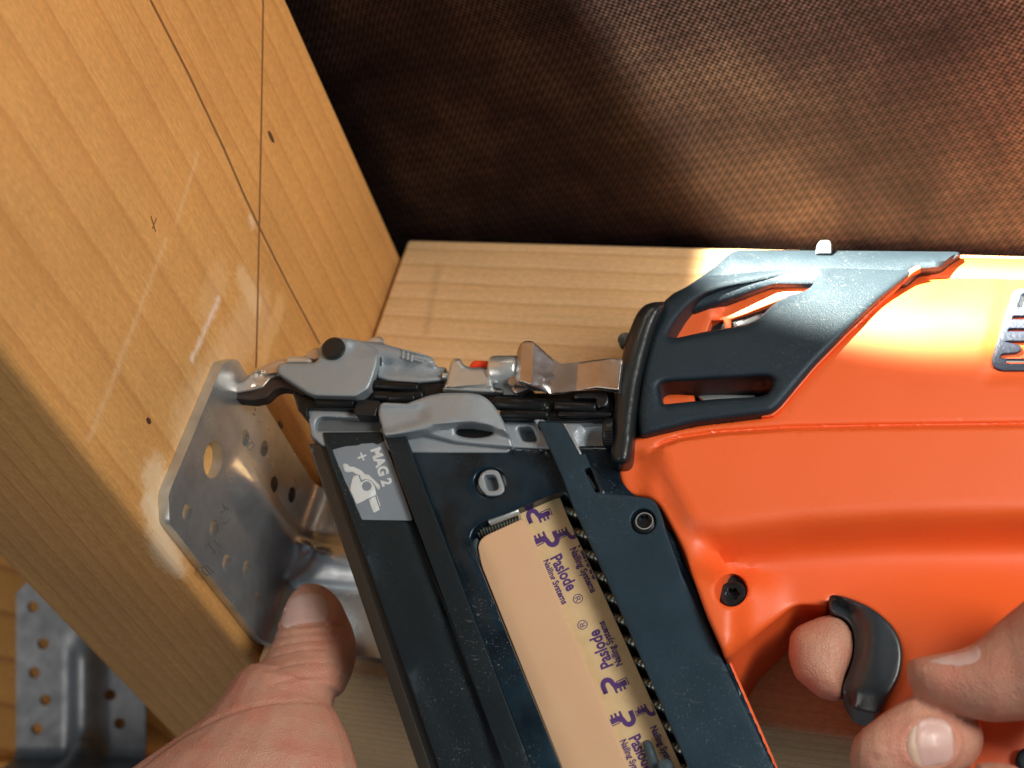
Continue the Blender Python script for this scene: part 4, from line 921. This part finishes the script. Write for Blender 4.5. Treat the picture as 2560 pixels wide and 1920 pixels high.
thumb2 = loft([(*pj((1196, 780), (1200, 850)), 20, 1.5), (*pj((1212, 742), (1222, 930)), 20, 4.6), (*pj((1260, 722), (1268, 1005)), 20.5, 6.6), (*pj((1340, 708), (1352, 1085)), 21, 8), (*pj((1450, 688), (1470, 1135)), 21.5, 9),
               (*pj((1600, 662), (1640, 1180)), 22, 9.6), (*pj((1740, 615), (1810, 1232)), 23, 10.2), (*pj((1850, 530), (1960, 1256)), 24, 11), (*pj((1990, 400), (2140, 1250)), 25, 12), (*pj((2140, 280), (2330, 1230)), 27, 13.5), (*pj((2400, 80), (2620, 1250)), 30, 16), (*pj((2900, -200), (3100, 1300)), 36, 20)])
mid = loft([(*pj((706, 1540), (712, 1640)), 16, 1.5), (*pj((735, 1420), (735, 1700)), 16, 4.5), (*pj((810, 1330), (790, 1760)), 16.5, 6.8), (*pj((930, 1240), (900, 1830)), 17, 8.2), (*pj((1090, 1130), (1060, 1850)), 17, 8.8), (*pj((1260, 1035), (1260, 1830)), 16.5, 9),
            (*pj((1430, 1110), (1440, 1790)), 15.5, 8.8), (*pj((1600, 1160), (1600, 1740)), 14, 8.2), (*pj((1750, 1210), (1740, 1660)), 12, 7), (*pj((1830, 1280), (1825, 1560)), 11, 5), (*pj((1862, 1370), (1862, 1460)), 11, 1.5)])
mid2 = loft([(*pj((1000, 1300), (800, 1650)), 15, 7.0), (*pj((940, 1400), (690, 1760)), 8, 9), (*pj((900, 1500), (640, 1900)), -4, 9.5), (*pj((900, 1600), (640, 2000)), -20, 9.5), (*pj((1000, 1700), (740, 2100)), -40, 9.5)])
ring = loft([(*pj((1750, 1660), (1800, 1650)), 17, 1.5), (*pj((1790, 1625), (1900, 1900)), 17, 6), (*pj((1950, 1612), (2000, 2050)), 17, 8.5), (*pj((2120, 1640), (2150, 2100)), 17, 8.5), (*pj((2240, 1720), (2260, 2050)), 16, 5), (*pj((2290, 1820), (2290, 1900)), 15, 1.5)])
# index: comes out from behind the grip, its pad towards the camera
def isec(cx, cy, wx, wy, h): return (cx, cy, wx, wy, h)
idx = []
seg = 20; Vi = []; fi = []
def ring_at(key, pts, h): return [T.px(np.array(x), np.array(y), np.array(h*MM)) for x, y in pts]
outl = J_((178, 600), (186, 520), (215, 470), (262, 430), (350, 390), (450, 352), (550, 332), (640, 352), (700, 402), (742, 480), (752, 580), (744, 680), (710, 790), (668, 880), (650, 980), (640, 1070), (560, 1085), (440, 1050), (330, 962), (235, 880), (190, 760), (174, 680))
c0 = np.mean(outl, 0)
for f, h in ((.10, -1.2), (.35, -1.6), (.6, -2.8), (.8, -4.8), (.93, -7.4), (1.0, -11), (1.0, -16), (.97, -24), (.95, -34), (.93, -50)):
    idx_pts = [(c0[0]+(x-c0[0])*f+max(0, -h-11)*1.5, c0[1]+(y-c0[1])*f) for x, y in outl]
    Vi += ring_at('J', idx_pts, h)
n_ = len(outl); m_ = 10
for i in range(m_-1):
    for k in range(n_): fi.append([i*n_+k, i*n_+(k+1) % n_, (i+1)*n_+(k+1) % n_, (i+1)*n_+k])
fi.append(list(range(n_))); fi.append([(m_-1)*n_+k for k in range(n_)])
# the palm behind the grip joins the fingers (outside the frame)
palm = loft([(2640, 1200, 3000, 1300, -25, 20), (2660, 1500, 3050, 1600, -15, 32), (2680, 1900, 3050, 2000, -10, 34), (2620, 2200, 3000, 2300, -10, 30)])
link1 = loft([(*pj((300, 500), (650, 900)), -44, 8), (*pj((1200, 450), (1250, 1000)), -54, 8.5), (*pj((2200, 500), (2200, 1100)), -52, 9), (*pj((3000, 500), (3000, 1200)), -30, 10)])
link2 = loft([(*pj((1000, 1650), (740, 2100)), -42, 9), (*pj((1700, 1500), (1700, 2100)), -54, 9), (*pj((2400, 1500), (2400, 2100)), -50, 9), (*pj((3000, 1500), (3000, 2100)), -25, 10)])
link3 = loft([(*pj((2150, 1700), (2150, 2100)), 10, 7), (*pj((2500, 1800), (2500, 2200)), 10, 9), (*pj((3000, 1700), (3000, 2200)), 4, 12)])
def rh_disp(u, v, co):
    z = np.zeros(len(u)); hh = (co-T.o) @ T.n/MM
    fing = (hh < 4) & (u < 2145)
    z -= .045*fing*np.sin((u+.15*v)/1.55)*ss((1720-v)/40)
    # creases beside the thumb nail, small folds
    z -= .35*np.exp(-((v-(1668+.0009*(u-2370)**2))/3)**2)*ss((2440-u)/30)*ss((u-2300)/30)
    for k, (cu, cv, s, am) in enumerate(((2200, 1882, 16, .5), (2188, 1896, 10, -.4), (2232, 1870, 14, .3))):
        z += am*np.exp(-((u-cu)**2+(v-cv)**2)/s**2)
    for k in range(5):
        c = 2178+k*14+.12*(v-1850); z -= .14*np.exp(-((u-c)/2.4)**2)*ss((v-1830)/20)*(hh > 4)
    dd = np.hypot((u-2326)/66, (v-1860)/56); z += .35*np.exp(-((dd-1.1)/.12)**2)*(v > 1790)
    return z
rho_, rbvh = fuse('skin', [thumb2, mid, mid2, ring, (np.array(Vi), fi), palm, link1, link2, link3], rh, .0007, 7, rh_disp)
onsurf('fingernail', 'fingernail', rh, rbvh, J_((1345, 738), (1500, 688), (1640, 664), (1735, 640), (1790, 596), (1815, 590), (1842, 640), (1840, 712), (1790, 752), (1700, 782), (1600, 782), (1480, 762)), lift=-.05, bulge=.35, rad=8)
fn_ = onsurf('fingernail', 'fingernail', rh, rbvh, J_((1288, 1290), (1340, 1235), (1420, 1215), (1520, 1240), (1585, 1300), (1602, 1400), (1600, 1560), (1560, 1610), (1430, 1640), (1330, 1640), (1300, 1540), (1276, 1420)), lift=.05, bulge=.4, rad=10)
onsurf('nail_edge', 'nailtip', fn_, rbvh, J_((1290, 1282), (1250, 1310), (1212, 1380), (1200, 1460), (1222, 1550), (1270, 1620), (1330, 1642), (1302, 1540), (1278, 1420)), lift=.15, bulge=.3, rad=6)
